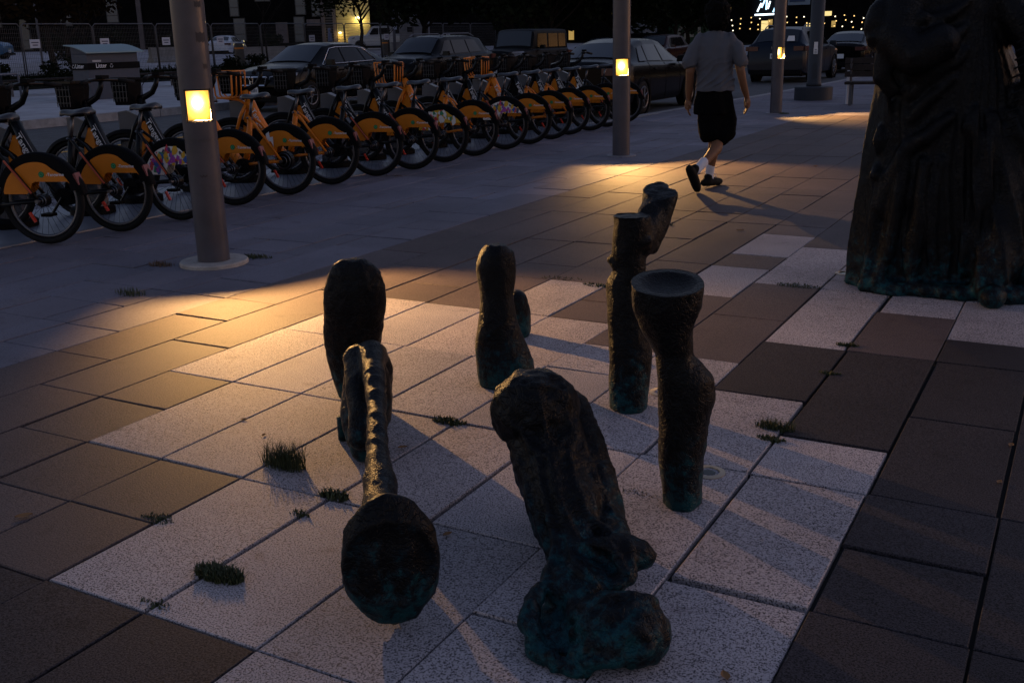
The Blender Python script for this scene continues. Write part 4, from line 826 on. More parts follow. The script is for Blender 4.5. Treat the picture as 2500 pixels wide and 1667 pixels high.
    pt.build('plate_print', mat('plate_ink', (.03, .04, .09), .5), t)
    MB().box((L + .012, 0, spec.get('pz', .62)), (.02, .31, .155)).build('rear_plate', MATS['plate_white'], t)
    MB().box((.0, 0, .30), (.12, Wd * 1.6, .12)).build('bumper_trim', M_blk, t); MB().box((L, 0, .33), (.10, Wd * 1.7, .14)).build('bumper_trim', M_blk, t)
    return t
BLK = mat('car_black', (.0022, .0018, .0025), .22, spec=.10); BLK2 = mat('car_black_soft', (.002, .002, .0028), .5, spec=.1); BLU = mat('car_blue', (.012, .075, .16), .3, coat=.2); WHT = mat('car_white', (.55, .56, .62), .3, coat=.5)
NAVY = mat('car_navy', (.004, .008, .018), .32, spec=.2); DRED = mat('car_dark_red', (.02, .002, .002), .3, spec=.25)
SED = dict(L=4.9, W=1.85, paint=BLK, trim=True, prof=[(0, .38, .60, .62, .70, .55), (.012, .30, .70, .74, .86, .70), (.05, .24, .80, .85, .95, .80), (.15, .22, .90, .95, 1, .82), (.26, .22, .96, 1.01, 1, .80), (.40, .22, .97, 1.38, 1, .66), (.47, .22, .97, 1.43, 1, .66), (.62, .22, .99, 1.43, 1, .66), (.72, .22, 1.0, 1.35, 1, .67), (.86, .23, 1.01, 1.06, 1, .74), (.97, .28, .99, 1.02, .92, .72), (1, .38, .90, .92, .80, .60)],
    win=[(.31, .485, .43, .49), (.50, .665, .50, .64), (.675, .76, .65, .70)], screen=(.27, .40, 0), rear=(.73, .85, 0), wheels=(.19, .76), handles=(.44, .62), doors=(.31, .49, .68), grille=(.44, .58, .76), fz=.70, rz=.86, pz=.6)
def variant(base, **k): d = dict(base); d.update(k); return d
s1 = car('sedan', 'black sedan with chrome window trim parked across the road, facing the viewer', SED, (-17.25, 18.9, -.06), PI / 2, cat='car')
s1.scale = (1, 1, 1.045)
# emblem on its grille
em = MB(); em.tube([(-.06, -.055, .73), (-.06, -.04, .61)], .010, n=5); em.tube([(-.06, .055, .73), (-.06, .04, .61)], .010, n=5); em.tube([(-.06, -.047, .665), (-.06, .047, .665)], .010, n=5); em.ring(.01, .004, c=(-.06, 0, .6)); em.tube([(-.058, -.075, .75), (-.058, .075, .75), (-.058, .05, .59), (-.058, -.05, .59), (-.058, -.075, .75)], .007, n=5); em.build('emblem', M_chr, s1)
SUV = dict(L=4.64, W=1.80, paint=BLK, prof=[(0, .42, .70, .72, .72, .6), (.012, .32, .82, .86, .88, .72), (.06, .26, .95, 1.0, .97, .82), (.18, .25, 1.04, 1.08, 1, .82), (.25, .25, 1.07, 1.11, 1, .80), (.38, .25, 1.08, 1.56, 1, .70), (.45, .25, 1.08, 1.62, 1, .70), (.75, .25, 1.11, 1.62, 1, .70), (.88, .25, 1.13, 1.55, 1, .69), (.97, .28, 1.13, 1.18, .96, .74), (1, .36, .95, .98, .88, .72)],
    win=[(.30, .47, .41, .475), (.485, .66, .49, .655), (.675, .83, .67, .79)], screen=(.26, .39, 0), rear=(.88, .965, 0), wheels=(.18, .76), wr=.36, handles=(.43, .62), doors=(.31, .48, .67), grille=(.46, .64, .84), fz=.80, rz=1.0, pz=.75)
s2 = car('suv', 'black suv with roof rails parked behind the black sedan, its windscreen pale', SUV, (-17.95, 25.4, -.06), PI / 2)
em = MB()
for a in (PI / 2, PI / 2 + 2 * PI / 3, PI / 2 - 2 * PI / 3):
    d = Vector((0, math.cos(a), math.sin(a))); n_ = Vector((0, -d.z, d.y)); c = Vector((-.062, 0, .74)); em.add([c, c + d * .04 + n_ * .023, c + d * .08, c + d * .04 - n_ * .023], [(0, 1, 2, 3)])
em.build('emblem', M_chr, s2)
for sy in (1, -1): MB().tube([(1.9, sy * .56, 1.62), (2.1, sy * .56, 1.70), (3.5, sy * .56, 1.70), (3.8, sy * .56, 1.60)], .018, n=6).build('roof_rail', M_alu, s2)
JEP = dict(L=4.2, W=1.85, paint=BLK2, prof=[(0, .5, .95, 1.0, .72, .62), (.02, .45, 1.02, 1.08, .74, .64), (.30, .42, 1.12, 1.16, .86, .72), (.34, .40, 1.14, 1.2, .90, .80), (.385, .40, 1.15, 1.72, .90, .78), (.42, .40, 1.15, 1.78, .90, .78), (.98, .40, 1.15, 1.78, .90, .78), (1, .45, 1.1, 1.70, .88, .76)],
    win=[(.42, .60, .44, .60), (.63, .80, .63, .80), (.82, .95, .82, .95)], screen=(.342, .384, 0), rear=(.985, .999, 0), wheels=(.16, .78), wr=.41, handles=(.57, .77), doors=(.40, .615, .81), fz=.95, rz=1.0, pz=.8)
s3 = car('off_roader', 'boxy black off-road car with upright windscreen, right of the black suv', JEP, (-17.95, 31.4, -.06), PI / 2)
for sy in (1, -1): MB().tube([(-.05, sy * .42, .92), (.02, sy * .42, .92)], .10, n=18).build('round_headlight', M_lens, s3)
car('dark_sedan', 'black sedan by the near kerb behind the second lamp post, facing away', variant(SED, trim=False, grille=None, L=4.75), (-8.92, 23.6, -.06), -PI / 2)
car('hatchback', 'dark red hatchback glimpsed between the second lamp post and the walking man', variant(SUV, L=4.1, W=1.75, paint=DRED, trim=False, prof=[(p[0], p[1], p[2] * .88, p[3] * .91, p[4], p[5]) for p in SUV['prof']], grille=None, wr=.32, fz=.7, rz=.85), (-17.9, 44.6, -.06), PI / 2)
car('coupe', 'low dark car in the road seen left of the second lamp post', variant(SED, trim=False, grille=None), (-17.95, 38.5, -.06), PI / 2)
KIA = variant(SUV, paint=NAVY, L=4.65, W=1.88, trim=False, grille=None, rear=(.885, .965, 0), rz=1.02, pz=.80)
s4 = car('rear_suv', 'dark blue suv seen from behind, pale notice on its rear window', KIA, (-8.75, 37.3, -.06), -PI / 2)
mtx = Matrix(((0, 0, 1, 4.665), (1, 0, 0, -.14), (0, 1, 0, 1.0), (0, 0, 0, 1))); put_text('badge_text', 'KIA', .13, mtx, M_alu, s4, bold=.002)
mtx = Matrix(((0, 0, 1, 4.69), (1, 0, 0, -.13), (0, 1, 0, .77), (0, 0, 0, 1)))
pt = MB()
for i in range(6): pt.box((4.676, -.11 + .044 * i, .80), (.004, .026, .075))
pt.build('plate_print', MATS['plate_ink'], s4)
no = MB(); no.box((0, 0, 0), (.012, .24, .17), top=.75); o = no.build('window_notice', M_wht, s4); o.location = (4.50, .42, 1.31); o.rotation_euler = (0, rad(-28), 0)
for sy in (1, -1): MB().tube([(1.9, sy * .58, 1.62), (2.1, sy * .58, 1.70), (3.5, sy * .58, 1.70), (3.8, sy * .58, 1.60)], .018, n=6).build('roof_rail', M_alu, s4)
car('far_sedan', 'dark car parked beyond the plain post with the drum base', variant(SED, trim=False, grille=None), (-8.4, 45.0, -.06), -PI / 2)
# cars on the lot behind the fence
car('blue_hatchback', 'blue hatchback on the lot behind the fence at far left', variant(SUV, L=4.3, paint=BLU, trim=False, grille=None), (-61.6, 45.2, .92), rad(30 + 180), 'cars on the lot behind the fence')
car('white_sedan', 'white sedan on the lot seen from behind, right of the nearest lamp post', variant(SED, paint=WHT, trim=False, grille=None, W=1.9), (-58.5, 62.5, .66), rad(-62), 'cars on the lot behind the fence')
PIC = dict(L=5.8, W=2.0, paint=WHT, prof=[(0, .5, 1.0, 1.05, .84, .7), (.02, .42, 1.12, 1.16, .92, .74), (.20, .4, 1.2, 1.25, 1, .8), (.26, .4, 1.22, 1.28, 1, .8), (.34, .4, 1.22, 1.88, 1, .74), (.38, .4, 1.22, 1.93, 1, .74), (.60, .4, 1.22, 1.93, 1, .74), (.63, .4, 1.24, 1.86, 1, .74), (.645, .4, 1.27, 1.28, 1, .92), (.99, .4, 1.27, 1.28, 1, .92), (1, .5, 1.25, 1.26, .97, .9)],
    win=[(.29, .435, .36, .435), (.45, .60, .45, .60)], screen=(.265, .335, 0), rear=(.632, .642, 0), wheels=(.17, .80), wr=.40, handles=(.41, .56), doors=(.28, .44, .61), fz=.95, rz=1.05, pz=.8)
car('pickup_truck', 'white crew-cab pickup truck on the lot under the lit wall', PIC, (-55.5, 72.9, .70), rad(31), 'cars on the lot behind the fence', 'pickup truck')
# parked motorcycle
mo = empty('motorcycle', (-8.0, 25.4, -.06), rad(100), 'black motorcycle parked at the kerb just right of the walking man', 'motorcycle')
for x in (-.7, .7):
    MB().ring(.26, .06, c=(x, 0, .31), n=26, m=6).build('wheel', M_rub, mo, True); MB().ring(.19, .012, c=(x, 0, .31), n=20, m=4).build('rim', M_alu, mo)
MB().tube([(-.55, 0, .62), (-.2, 0, .72), (.1, 0, .80), (.35, 0, .82)], [.10, .15, .17, .10], n=10).build('tank', M_blkgl, mo, True)
MB().tube([(-.9, 0, .80), (-.5, 0, .76), (-.1, 0, .74)], [.07, .12, .10], n=10, flat=.6).build('seat', M_blk, mo, True)
MB().box((0, 0, .42), (.5, .3, .36), top=.8).build('engine', M_blkgl, mo)
MB().tube([(.68, .07, .31), (.45, .07, .95)], .03, n=6).tube([(.68, -.07, .31), (.45, -.07, .95)], .03, n=6).build('fork', M_alu, mo)
MB().tube([(.30, -.36, 1.05), (.45, -.1, 1.0), (.45, .1, 1.0), (.30, .36, 1.05)], .018, n=6).build('handlebar', M_blk, mo)
MB().tube([(.36, -.33, 1.05), (.36, -.33, 1.2)], [.02, .05], n=6).tube([(.36, .33, 1.05), (.36, .33, 1.2)], [.02, .05], n=6).build('mirror', M_blk, mo)
MB().tube([(.55, 0, .9), (.62, 0, .9)], .09, n=12).build('headlight', M_lens, mo)

# ------------------------------------------------------------ far pavement: bin, benches, rack, fence
bn = empty('litter_bin', (-23.85, 20.4, .12), 0, 'grey double litter bin with pale curved lid and black Litter band', 'litter bin')
# long side faces +x (the road)
MB().box((0, 0, .40), (.62, 1.72, .80)).build('lower_body', mat('bin_grey', (.065, .07, .09), .6, spec=.2, var=.06), bn)
MB().box((0, 0, 1.09), (.60, 1.70, .24)).build('upper_body', MATS['bin_grey'], bn)
MB().box((0, 0, .885), (.66, 1.78, .17)).build('band', M_blk, bn)
ld = MB(); vs = []
for i in range(9):
    a = i / 8; x = -.42 + .86 * a; z = 1.42 - .20 * a ** 1.8
    vs += [(x, -.97, z), (x, .97, z), (x, .97, z + .03), (x, -.97, z + .03)]
ld.add(vs, [(i * 4 + j, i * 4 + (j + 1) % 4, (i + 1) * 4 + (j + 1) % 4, (i + 1) * 4 + j) for i in range(8) for j in range(4)] + [(0, 1, 2, 3), (32, 33, 34, 35)]); ld.build('lid', mat('lid_pale', (.17, .25, .28), .6), bn, False)
wg = MB(); wg.plate([(-.30, 1.2), (.30, 1.2), (.30, 1.26), (.05, 1.35), (-.30, 1.42)], -.85, .85); wg.build('head_piece', MATS['bin_grey'], bn)
mtx = Matrix(((0, 0, 1, .333), (1, 0, 0, -.62), (0, 1, 0, .845), (0, 0, 0, 1))); put_text('band_text', 'Litter', .16, mtx, M_wht, bn, bold=.002)
mtx = Matrix(((1, 0, 0, -.14), (0, 0, -1, -.893), (0, 1, 0, .845), (0, 0, 0, 1))); put_text('band_text', 'Litter', .15, mtx, M_wht, bn, bold=.002)
def recyc(mb, c, s, ax_):
    for k in range(3):
        a = PI / 2 + k * 2 * PI / 3
        pts = [(s * math.cos(a + q), s * math.sin(a + q)) for q in (-.75, -.2, .35, .7)]
        p3 = [(c[0], c[1] + x, c[2] + y) if ax_ == 'x' else (c[0] + x, c[1], c[2] + y) for x, y in pts]; mb.tube(p3, s * .17, n=4)
rc = MB(); recyc(rc, (.335, -.10, .885), .045, 'x'); rc.build('recycling_mark', M_wht, bn); rc = MB(); recyc(rc, (-.21, -.895, .885), .045, 'y'); rc.build('recycling_mark', M_wht, bn)
MB().box((.306, -.55, 1.02), (.012, .28, .05)).build('slot_sticker', mat('sticker_grey', (.35, .35, .38), .6), bn)
def bench(x, y, rz, L, lab, back=False, mw=M_wood):
    t = empty('bench', (x, y, zt(x) if x < -10 else 0), rz, lab, 'bench')
    for i in range(4): MB().box((-.18 + .12 * i, 0, .44), (.105, L, .05)).build('slat', mw, t)
    for s in (-1, 1):
        lg = MB(); yy = s * (L / 2 - .12); lg.box((-.18, yy, .21), (.05, .05, .42)); lg.box((.18, yy, .21), (.05, .05, .42)); lg.box((0, yy, .40), (.40, .05, .04)); lg.build('leg', mat('bench_frame', (.05, .05, .06), .6), t)
    if back:
        for i in range(3): MB().box((.26 + .03 * i, 0, .62 + .13 * i), (.035, L, .11)).build('back_slat', mw, t)
        for s in (-1, 1): MB().tube([(.2, s * (L / 2 - .12), .42), (.34, s * (L / 2 - .12), .92)], .025, n=6).build('back_post', MATS['bench_frame'], t)
    return t
bench(-27.75, 21.2, 0, 2.4, 'low wooden bench on the far pavement at the left edge of the picture')
bench(-27.75, 25.6, 0, 2.2, 'low wooden bench on the far pavement just right of the litter bin')
b3 = bench(-3.55, 22.3, -PI / 2 + .1, 1.9, 'dark bench with one white armrest just left of the robed statue', True)
MB().box((-.25, -.93, .55), (.06, .05, .34)).tube([(-.25, -.93, .0), (-.25, -.93, .5)], .025, n=4).build('armrest', mat('arm_white', (.5, .5, .55), .6), b3)
bench(-1.3, 24.0, -PI / 2 - .1, 2.6, 'dark slatted bench at the right edge of the picture behind the robed statue', True)
rk = MB(); rk.tube([(0, -.35, 0), (0, -.35, .68), (0, -.30, .76), (0, .30, .76), (0, .35, .68), (0, .35, 0)], .03, n=10); o = rk.build('bike_hoop', mat('hoop_metal', (.12, .13, .16), .4, metal=.5), None, True); o.location = (-24.8, 18.0, .12); tag(o, 'metal bicycle hoop on the far pavement in front of the leftmost bench', 'bike rack')
o = MB().tube([(0, 0, 0), (0, 0, 3.2)], .09, n=14).build('sign_post', M_poledk, None, True); o.location = (-25.9, 18.55, .1); tag(o, 'dark post at the very left edge of the picture beyond the road', 'post')
# temporary fence, panel by panel
def fpanel(i, v0, v1):
    xf = -33.7; z0 = zt(xf) - .0; hgt_ = 1.9
    lab = ['first', 'second', 'third', 'fourth', 'fifth', 'sixth', 'seventh', 'eighth', 'ninth', 'tenth', 'eleventh', 'twelfth'][i]
    t = empty('fence_panel', (xf, (v0 + v1) / 2, z0), 0, '%s wire fence panel from the left along the far grass strip' % lab, 'fence', 'temporary fence panels'); w = (v1 - v0) / 2 - .03; lean = RN.uniform(-.04, .04)
    fr = MB(); fr.tube([(0, -w + lean, .0), (0, -w, hgt_ - .1), (0, -w + .1, hgt_), (0, w - .1, hgt_), (0, w, hgt_ - .1), (0, w + lean, 0)], .024, n=6); fr.tube([(0, -w, .12), (0, w, .12)], .015, n=5); fr.build('frame', mat('fence_metal', (.075, .075, .085), .5, metal=.4), t, True)
    ms = MB(); k = int(2 * w / .075)
    for a in range(1, k): y = -w + 2 * w * a / k; ms.box((0, y, hgt_ / 2 + .03), (.006, .006, hgt_ - .2))
    for a in range(1, 12): ms.box((0, 0, .12 + (hgt_ - .15) * a / 12), (.006, 2 * w, .006))
    tag(ms.build('mesh', mat('fence_wire', (.035, .035, .042), .6), t), kind='stuff')
    if i % 2 == 0 or i in (1, 3):
        MB().box((.03, -w * .7, 1.22), (.01, .42, .30)).build('notice', mat('notice_white', (.40, .42, .50), .6), t)
        nn = MB(); nn.box((.037, -w * .7, 1.26), (.004, .3, .04)); nn.box((.037, -w * .7, 1.17), (.004, .22, .04)); nn.build('notice_print', MATS['plate_ink'], t)
fv = [22.1, 25.3, 28.4, 31.5, 34.6, 37.7, 40.8, 43.9, 47.0, 50.1, 53.2, 56.3, 59.4]
for i in range(12): fpanel(i, fv[i], fv[i + 1])
# concrete barriers, construction barrels
def barrier(x, y, L, lab):
    o = MB().plate([(-.28, 0), (.28, 0), (.28, .08), (.13, .3), (.09, .8), (-.09, .8), (-.13, .3), (-.28, .08)], -L / 2, L / 2).build('concrete_barrier', mat('barrier_concrete', (.16, .155, .15), .8, var=.25, vscale=2), None); o.location = (x, y, zt(x)); tag(o, lab, 'barrier', 'concrete barriers on the lot')
barrier(-39.0, 43.6, 3.6, 'concrete barrier behind the fence, right of the striped barrel'); barrier(-45.0, 43.5, 4.0, 'concrete barrier behind the fence above the bin, left of the nearest lamp post')
barrier(-39.0, 47.6, 3.6, 'concrete barrier behind the fence partly hidden by the black sedan roof'); barrier(-41.5, 61.0, 4.0, 'concrete barrier between the white pickup and the black suv')
def barrel(x, y, lab):
    t = empty('barrel', (x, y, zt(x)), 0, lab, 'traffic barrel', 'orange striped traffic barrels'); MB().lathe([(.34, 0), (.34, .08), (.27, .1), (.21, 1.0), (.12, 1.04)], n=20).build('drum', mat('barrel_black', (.03, .025, .02), .6), t)
    for z in (.25, .5, .75): MB().lathe([(.275 - z * .06, z - .06), (.268 - z * .06, z + .07)], n=20, cap=False).build('stripe', M_or, t)
barrel(-37.4, 40.2, 'orange striped traffic barrel left of the black sedan roof'); barrel(-41.0, 57.6, 'orange striped traffic barrel in front of the white pickup')
# hooded pedestrian beyond the sedan
hp = empty('person', (-47.5, 60.2, zt(-47.5)), rad(20), 'hooded pedestrian in pale blue top far behind the black sedan', 'person')
HB = blob('body', mat('hoodie_blue', (.10, .12, .19), .9), [[(0, -.18, 1.38, .08), (0, -.26, 1.15, .06), (.08, -.24, .92, .05)], [(0, .18, 1.38, .08), (0, .26, 1.15, .06), (.08, .24, .92, .05)]], lofts=[[(0, 0, .82, .14, .19, 0), (0, 0, 1.1, .13, .19, 0), (0, 0, 1.35, .12, .22, 0), (0, 0, 1.48, .08, .12, 0)]], ell=[((0, 0, 1.62), (.13, .12, .15), 0)], voxel=.03, parent=hp)
blob('trousers', M_blk, [[(0, -.09, .85, .10), (.05, -.09, .45, .075), (-.05, -.09, .06, .06)], [(0, .09, .85, .10), (.08, .09, .45, .075), (.15, .09, .06, .06)]], voxel=.03, parent=hp)
blob('face', M_skin, [], ell=[((.065, 0, 1.60), (.08, .075, .11), 0)], voxel=.025, parent=hp)

# ------------------------------------------------------------ buildings behind
A0 = Vector((-95.1, 66.9, 0)); A1 = Vector((-50.5, 91.3, 0)); ad_ = (A1 - A0).normalized(); ang = math.atan2(ad_.y, ad_.x)
bl_ = empty('apartment_building', (A0.x, A0.y, 1.2), ang, 'dark low building behind the lot with tall bluish windows and pale piers', 'building')
M_wall = mat('wall_dark', (.005, .0048, .005), 1., spec=0., var=.3, vscale=1.5); M_pier = mat('pier_pale', (.10, .085, .09), .9, spec=.1, var=.2, vscale=2); M_bwin = mat('window_blue', (.05, .07, .09), .25, spec=.5); M_lit = mat('cladding_warm', (.32, .26, .12), .7)
MB().box((17.2, 4, 5.5), (34.4, 8, 13)).build('wall', M_wall, bl_)
MB().box((44, 4.3, 5.5), (13, 8, 13)).build('end_wall', M_wall, bl_)
for s0, s1, z0, z1 in ((-14, -11, 2.0, 3.6), (4.0, 4.8, .3, 3.0), (1.4, 2.2, 2.4, 4.4), (24.35, 25.1, 2.9, 5.4), (24.6, 25.6, .6, 2.6), (30.65, 31.5, 2.9, 5.4), (32.2, 32.9, 2.7, 5.4), (30.4, 31.3, .4, 2.6), (26.8, 28.2, 4.2, 5.4), (8, 9, 2.4, 4.6), (12.5, 13.5, 2.6, 4.6), (19, 20, 2.8, 5)):
    f = MB(); f.box(((s0 + s1) / 2, -.04, (z0 + z1) / 2), (s1 - s0 + .16, .08, z1 - z0 + .16)); fo = f.build('window', mat('window_frame', (.02, .02, .022), .6), bl_)
    MB().box(((s0 + s1) / 2, -.09, (z0 + z1) / 2), (s1 - s0, .03, z1 - z0)).build('pane', M_bwin, fo)
    MB().box(((s0 + s1) / 2, -.11, z0 + (z1 - z0) * .3), (s1 - s0, .03, .06)).build('bar', MATS['window_frame'], fo)
for s0, s1, z0, z1 in ((28.6, 29.7, .3, 2.2), (33.0, 33.35, -.6, 6), (34.1, 34.4, -.6, 6), (31.6, 32.9, 1.8, 2.4), (15.4, 15.8, -.6, 6)):
    MB().box(((s0 + s1) / 2, -.12, (z0 + z1) / 2), (s1 - s0, .24, z1 - z0)).build('pier', M_pier, bl_)
for i in range(26): MB().box((33.72, -.08, -.4 + .24 * i), (.70, .06, .16)).build('louvre', mat('louvre', (.05, .045, .045), .7), bl_)
for i in range(24): MB().box((36.05, -.02, -.5 + .27 * i), (3.2, .10, .25)).build('cladding_board', M_lit, bl_)
lb = MB().box((37.0 - .4, -.28, 2.45), (.5, .4, .12)).build('wall_lamp', mat('wall_lamp_glow', (.9, .9, .6), .5, emit=(1, .93, .5), estr=5), bl_)
def plight(nm, par, loc, e, col, r=.1):
    l = bpy.data.lights.new(nm, 'POINT'); l.energy = e; l.color = col; l.shadow_soft_size = r; o = bpy.data.objects.new(nm, l); COL.objects.link(o); o.parent = par; o.location = loc
plight('wall_lamp_light', bl_, (36.6, -.6, 2.25), 45, (1, .82, .28)); plight('door_lamp_light', bl_, (34.75, -.5, .9), 14, (1, .66, .2))
MB().box((34.75, -.3, 1.1), (.2, .2, .12)).build('door_lamp', MATS['wall_lamp_glow'], bl_)
aw_ = MB(); aw_.box((3.6, -2.2, 4.35), (6.6, 4.2, .18)); aw_.build('canopy', M_pier, bl_)
sb = empty('white_shed', (-50.3, 75.0, zt(-50)), rad(31), 'pale blockwork hut right of the white pickup truck', 'hut')
for i in range(9): MB().box((RN.uniform(-.005, .005), 0, .2 + .4 * i), (2.4, 2.4, .385)).build('block_course', mat('hut_block', (.16, .16, .185), .8, var=.2, vscale=2), sb)
MB().box((-.3, -1.21, 1.6), (.5, .04, .4)).build('vent', M_blk, sb)
MB().box((0, 0, 3.7), (2.7, 2.7, .15)).build('roof', M_blk, sb)
def block(nm, lab, x, y, w, d, h, rz, m, cat='building'):
    t = empty(nm, (x, y, 0), rz, lab, cat); MB().box((0, 0, h / 2), (w, d, h)).build('wall', m, t); MB().box((0, 0, h + .2), (w + .4, d + .4, .4)).build('roof', M_blk, t); return t
b2 = block('dark_block', 'dark building filling the background behind the parked cars and trees', -38, 118, 60, 16, 17, rad(14), M_wall)
b5 = block('street_end_block', 'dark tower block closing the street behind the lit signs', 2, 122, 36, 16, 22, rad(-4), M_wall)
b6 = block('right_block', 'dark building beyond the plaza at the right edge of the picture', 34, 96, 34, 20, 18, rad(-24), M_wall)
b7 = block('left_block', 'dark building far left behind the blue hatchback', -118, 60, 40, 18, 16, rad(40), M_wall)
M_warm = mat('window_warm', (.4, .3, .1), .5, emit=(1, .62, .16), estr=.18); M_warm2 = mat('window_amber', (.4, .3, .1), .5, emit=(1, .75, .3), estr=.5)
for i in range(16):      # shop windows and lights at street level, seen through the leaves
    x = -19.5 + RN.uniform(0, 37); MB().box((x, -8.1, RN.uniform(1.2, 4.2)), (RN.uniform(.2, .9), .1, RN.uniform(.3, 1.1))).build('lit_window', RN.choice([M_warm, M_warm, M_warm2]), b2)
for i in range(15):
    x = -16 + RN.uniform(0, 32); MB().box((x, -8.1, RN.uniform(1.0, 5.0)), (RN.uniform(.1, .3), .1, RN.uniform(.3, 1.0))).build('lit_window', RN.choice([M_warm, M_warm2, M_warm]), b5)
# signs
gs = empty('sign_board', (-22.6, 64.6, 0), rad(19), 'dark green board with pale figures behind the dark red car', 'sign'); MB().box((0, 0, 1.55), (2.9, .08, 1.5)).build('board', mat('board_green', (.012, .05, .025), .6), gs)
put_text('board_text', '0-1', 1.25, Matrix(((1, 0, 0, -.9), (0, 0, -1, -.06), (0, 1, 0, 1.05), (0, 0, 0, 1))), mat('board_print', (.35, .37, .36), .6), gs, bold=.03)
for s in (-1, 1): MB().box((s * 1.2, .06, .5), (.08, .06, 1.0)).build('board_leg', M_blk, gs)
wb = empty('banner', (-29.0, 72.0, 0), rad(21), 'pale banner fixed to a post left of the green board', 'banner'); MB().box((0, 0, 2.1), (2.3, .05, 1.1)).build('cloth', mat('banner_pale', (.22, .23, .26), .7), wb); MB().box((-1.3, 0, 1.5), (.1, .1, 3)).build('post', M_blk, wb)
M_neon = mat('neon_blue', (.5, .8, 1), .5, emit=(.45, .78, 1.), estr=1.4); M_neonw = mat('neon_white', (.8, .9, 1), .5, emit=(.8, .92, 1.), estr=1.6)
ns = empty('neon_sign', (-21.4, 78.0, 0), rad(15), 'bright blue-white neon sign high up right of the walking man', 'sign')
MB().box((0, .2, 3.6), (2.6, .1, 2.6)).build('panel', M_blk, ns)
for i in range(14):
    x = -.75 + 1.5 * (i % 7) / 6 + RN.uniform(-.1, .1); z = 3.2 + .75 * (i // 7) + RN.uniform(-.1, .3); MB().tube([(x - .1, 0, z - .35), (x + RN.uniform(-.1, .3), 0, z + RN.uniform(.1, .5))], .055, n=5).build('neon_stroke', M_neon if i % 3 else M_neonw, ns)
MB().tube([(-1.1, 0, 2.62), (1.0, 0, 2.66)], .06, n=5).build('neon_bar', M_neonw, ns)
s6 = empty('street_sign', (-16.4, 66.0, 0), rad(12), 'small pale blue name sign between the two grey posts', 'sign'); MB().box((0, 0, 3.2), (1.3, .06, .5)).build('plate', mat('sign_pale', (.2, .26, .33), .6), s6); MB().box((-.1, -.04, 3.2), (.9, .02, .14)).build('print', mat('sign_blue', (.02, .05, .12), .6), s6); MB().tube([(.6, .1, 0), (.6, .1, 3.6)], .05, n=8).build('post', M_blk, s6)
# festoon bulbs over the cafe terrace
M_fest = mat('festoon_glow', (1, .7, .3), .5, emit=(1, .62, .2), estr=.8); M_festw = mat('festoon_white', (1, .9, .7), .5, emit=(1, .85, .55), estr=1.3)
fs_ = empty('string_lights', (-20, 74, 0), rad(15), 'strings of tiny warm bulbs under the neon sign and behind the grey posts', 'string lights')
bm = bmesh.new(); bmesh.ops.create_icosphere(bm, subdivisions=1, radius=.05); bme = bpy.data.meshes.new('bulb'); bm.to_mesh(bme); bm.free(); bme.materials.append(M_fest)
bme2 = bme.copy(); bme2.materials.clear(); bme2.materials.append(M_festw)
for k, z0 in enumerate((1.9, 2.25, 1.55)):
    pts = []
    for i in range(26):
        x = -3.5 + i * .62 + RN.uniform(-.12, .12); z = z0 + .22 * abs(math.sin(i * .62)) + RN.uniform(-.05, .05); pts.append((x, k * .8, z)); o = link('bulb', bme if RN.random() < .7 else bme2, None, fs_); o.location = (x, k * .8, z - .08)
    MB().tube(pts, .012, n=3).build('wire', M_blk, fs_)
for x in (-3.6, 4.4, 12.6): MB().tube([(x, .8, 0), (x, .8, 2.8)], .05, n=6).build('mast', M_blk, fs_)
o = empty('lit_pillar', (-.45, 41.5, 0), 0, 'grey pillar with a pale lit panel at the right edge of the picture', 'lamp pillar'); MB().lathe([(.16, 0), (.16, .95), (.16, 2.9)], n=20).build('shaft', M_pole, o, True); MB().box((-.12, -.14, 1.12), (.22, .10, .56)).build('lit_panel', mat('panel_glow', (1, .85, .6), .5, emit=(1, .8, .5), estr=1.2), o)
wp = MB().tube([(0, 0, 0), (0, 0, 7)], .10, n=10).build('utility_pole', mat('utility_grey', (.09, .09, .11), .7), None, True); wp.location = (-40.5, 58.0, .5); tag(wp, 'slim grey utility pole behind the fence, right of the lit wall lamp', 'pole')
MB().box((.14, -.1, 1.9), (.05, .34, .5)).build('notice', MATS['notice_white'], wp)
wp = MB().tube([(0, 0, 0), (0, 0, 5)], .05, n=8).build('utility_pole', MATS['utility_grey'], None, True); wp.location = (-45.6, 35.2, .6); tag(wp, 'thin pole behind the fence above the blue hatchback', 'pole')

# ------------------------------------------------------------ trees and planting
def leafmesh(name, rx, rz, n, seed, leaf=.14, lobes=9):
    r = random.Random(seed); mb = MB(); L_ = [(r.uniform(-.6, .6) * rx, r.uniform(-.6, .6) * rx, r.uniform(-.55, .55) * rz, r.uniform(.35, .6)) for _ in range(lobes)]
    for _ in range(n):
        lx, ly, lz, lr = r.choice(L_); u = Vector((r.gauss(0, 1), r.gauss(0, 1), r.gauss(0, 1))).normalized() * (r.random() ** .4)
        c = Vector((lx + u.x * rx * lr, ly + u.y * rx * lr, lz + u.z * rz * lr)); a = Vector((r.gauss(0, 1), r.gauss(0, 1), r.gauss(0, .7))).normalized(); b = a.cross(Vector((r.gauss(0, 1), r.gauss(0, 1), r.gauss(0, 1)))).normalized()
        s = leaf * r.uniform(.6, 1.3); mb.add([c - a * s, c + b * s * .5, c + a * s, c - b * s * .5], [(0, 1, 2, 3)])
    return mb.mesh(name)
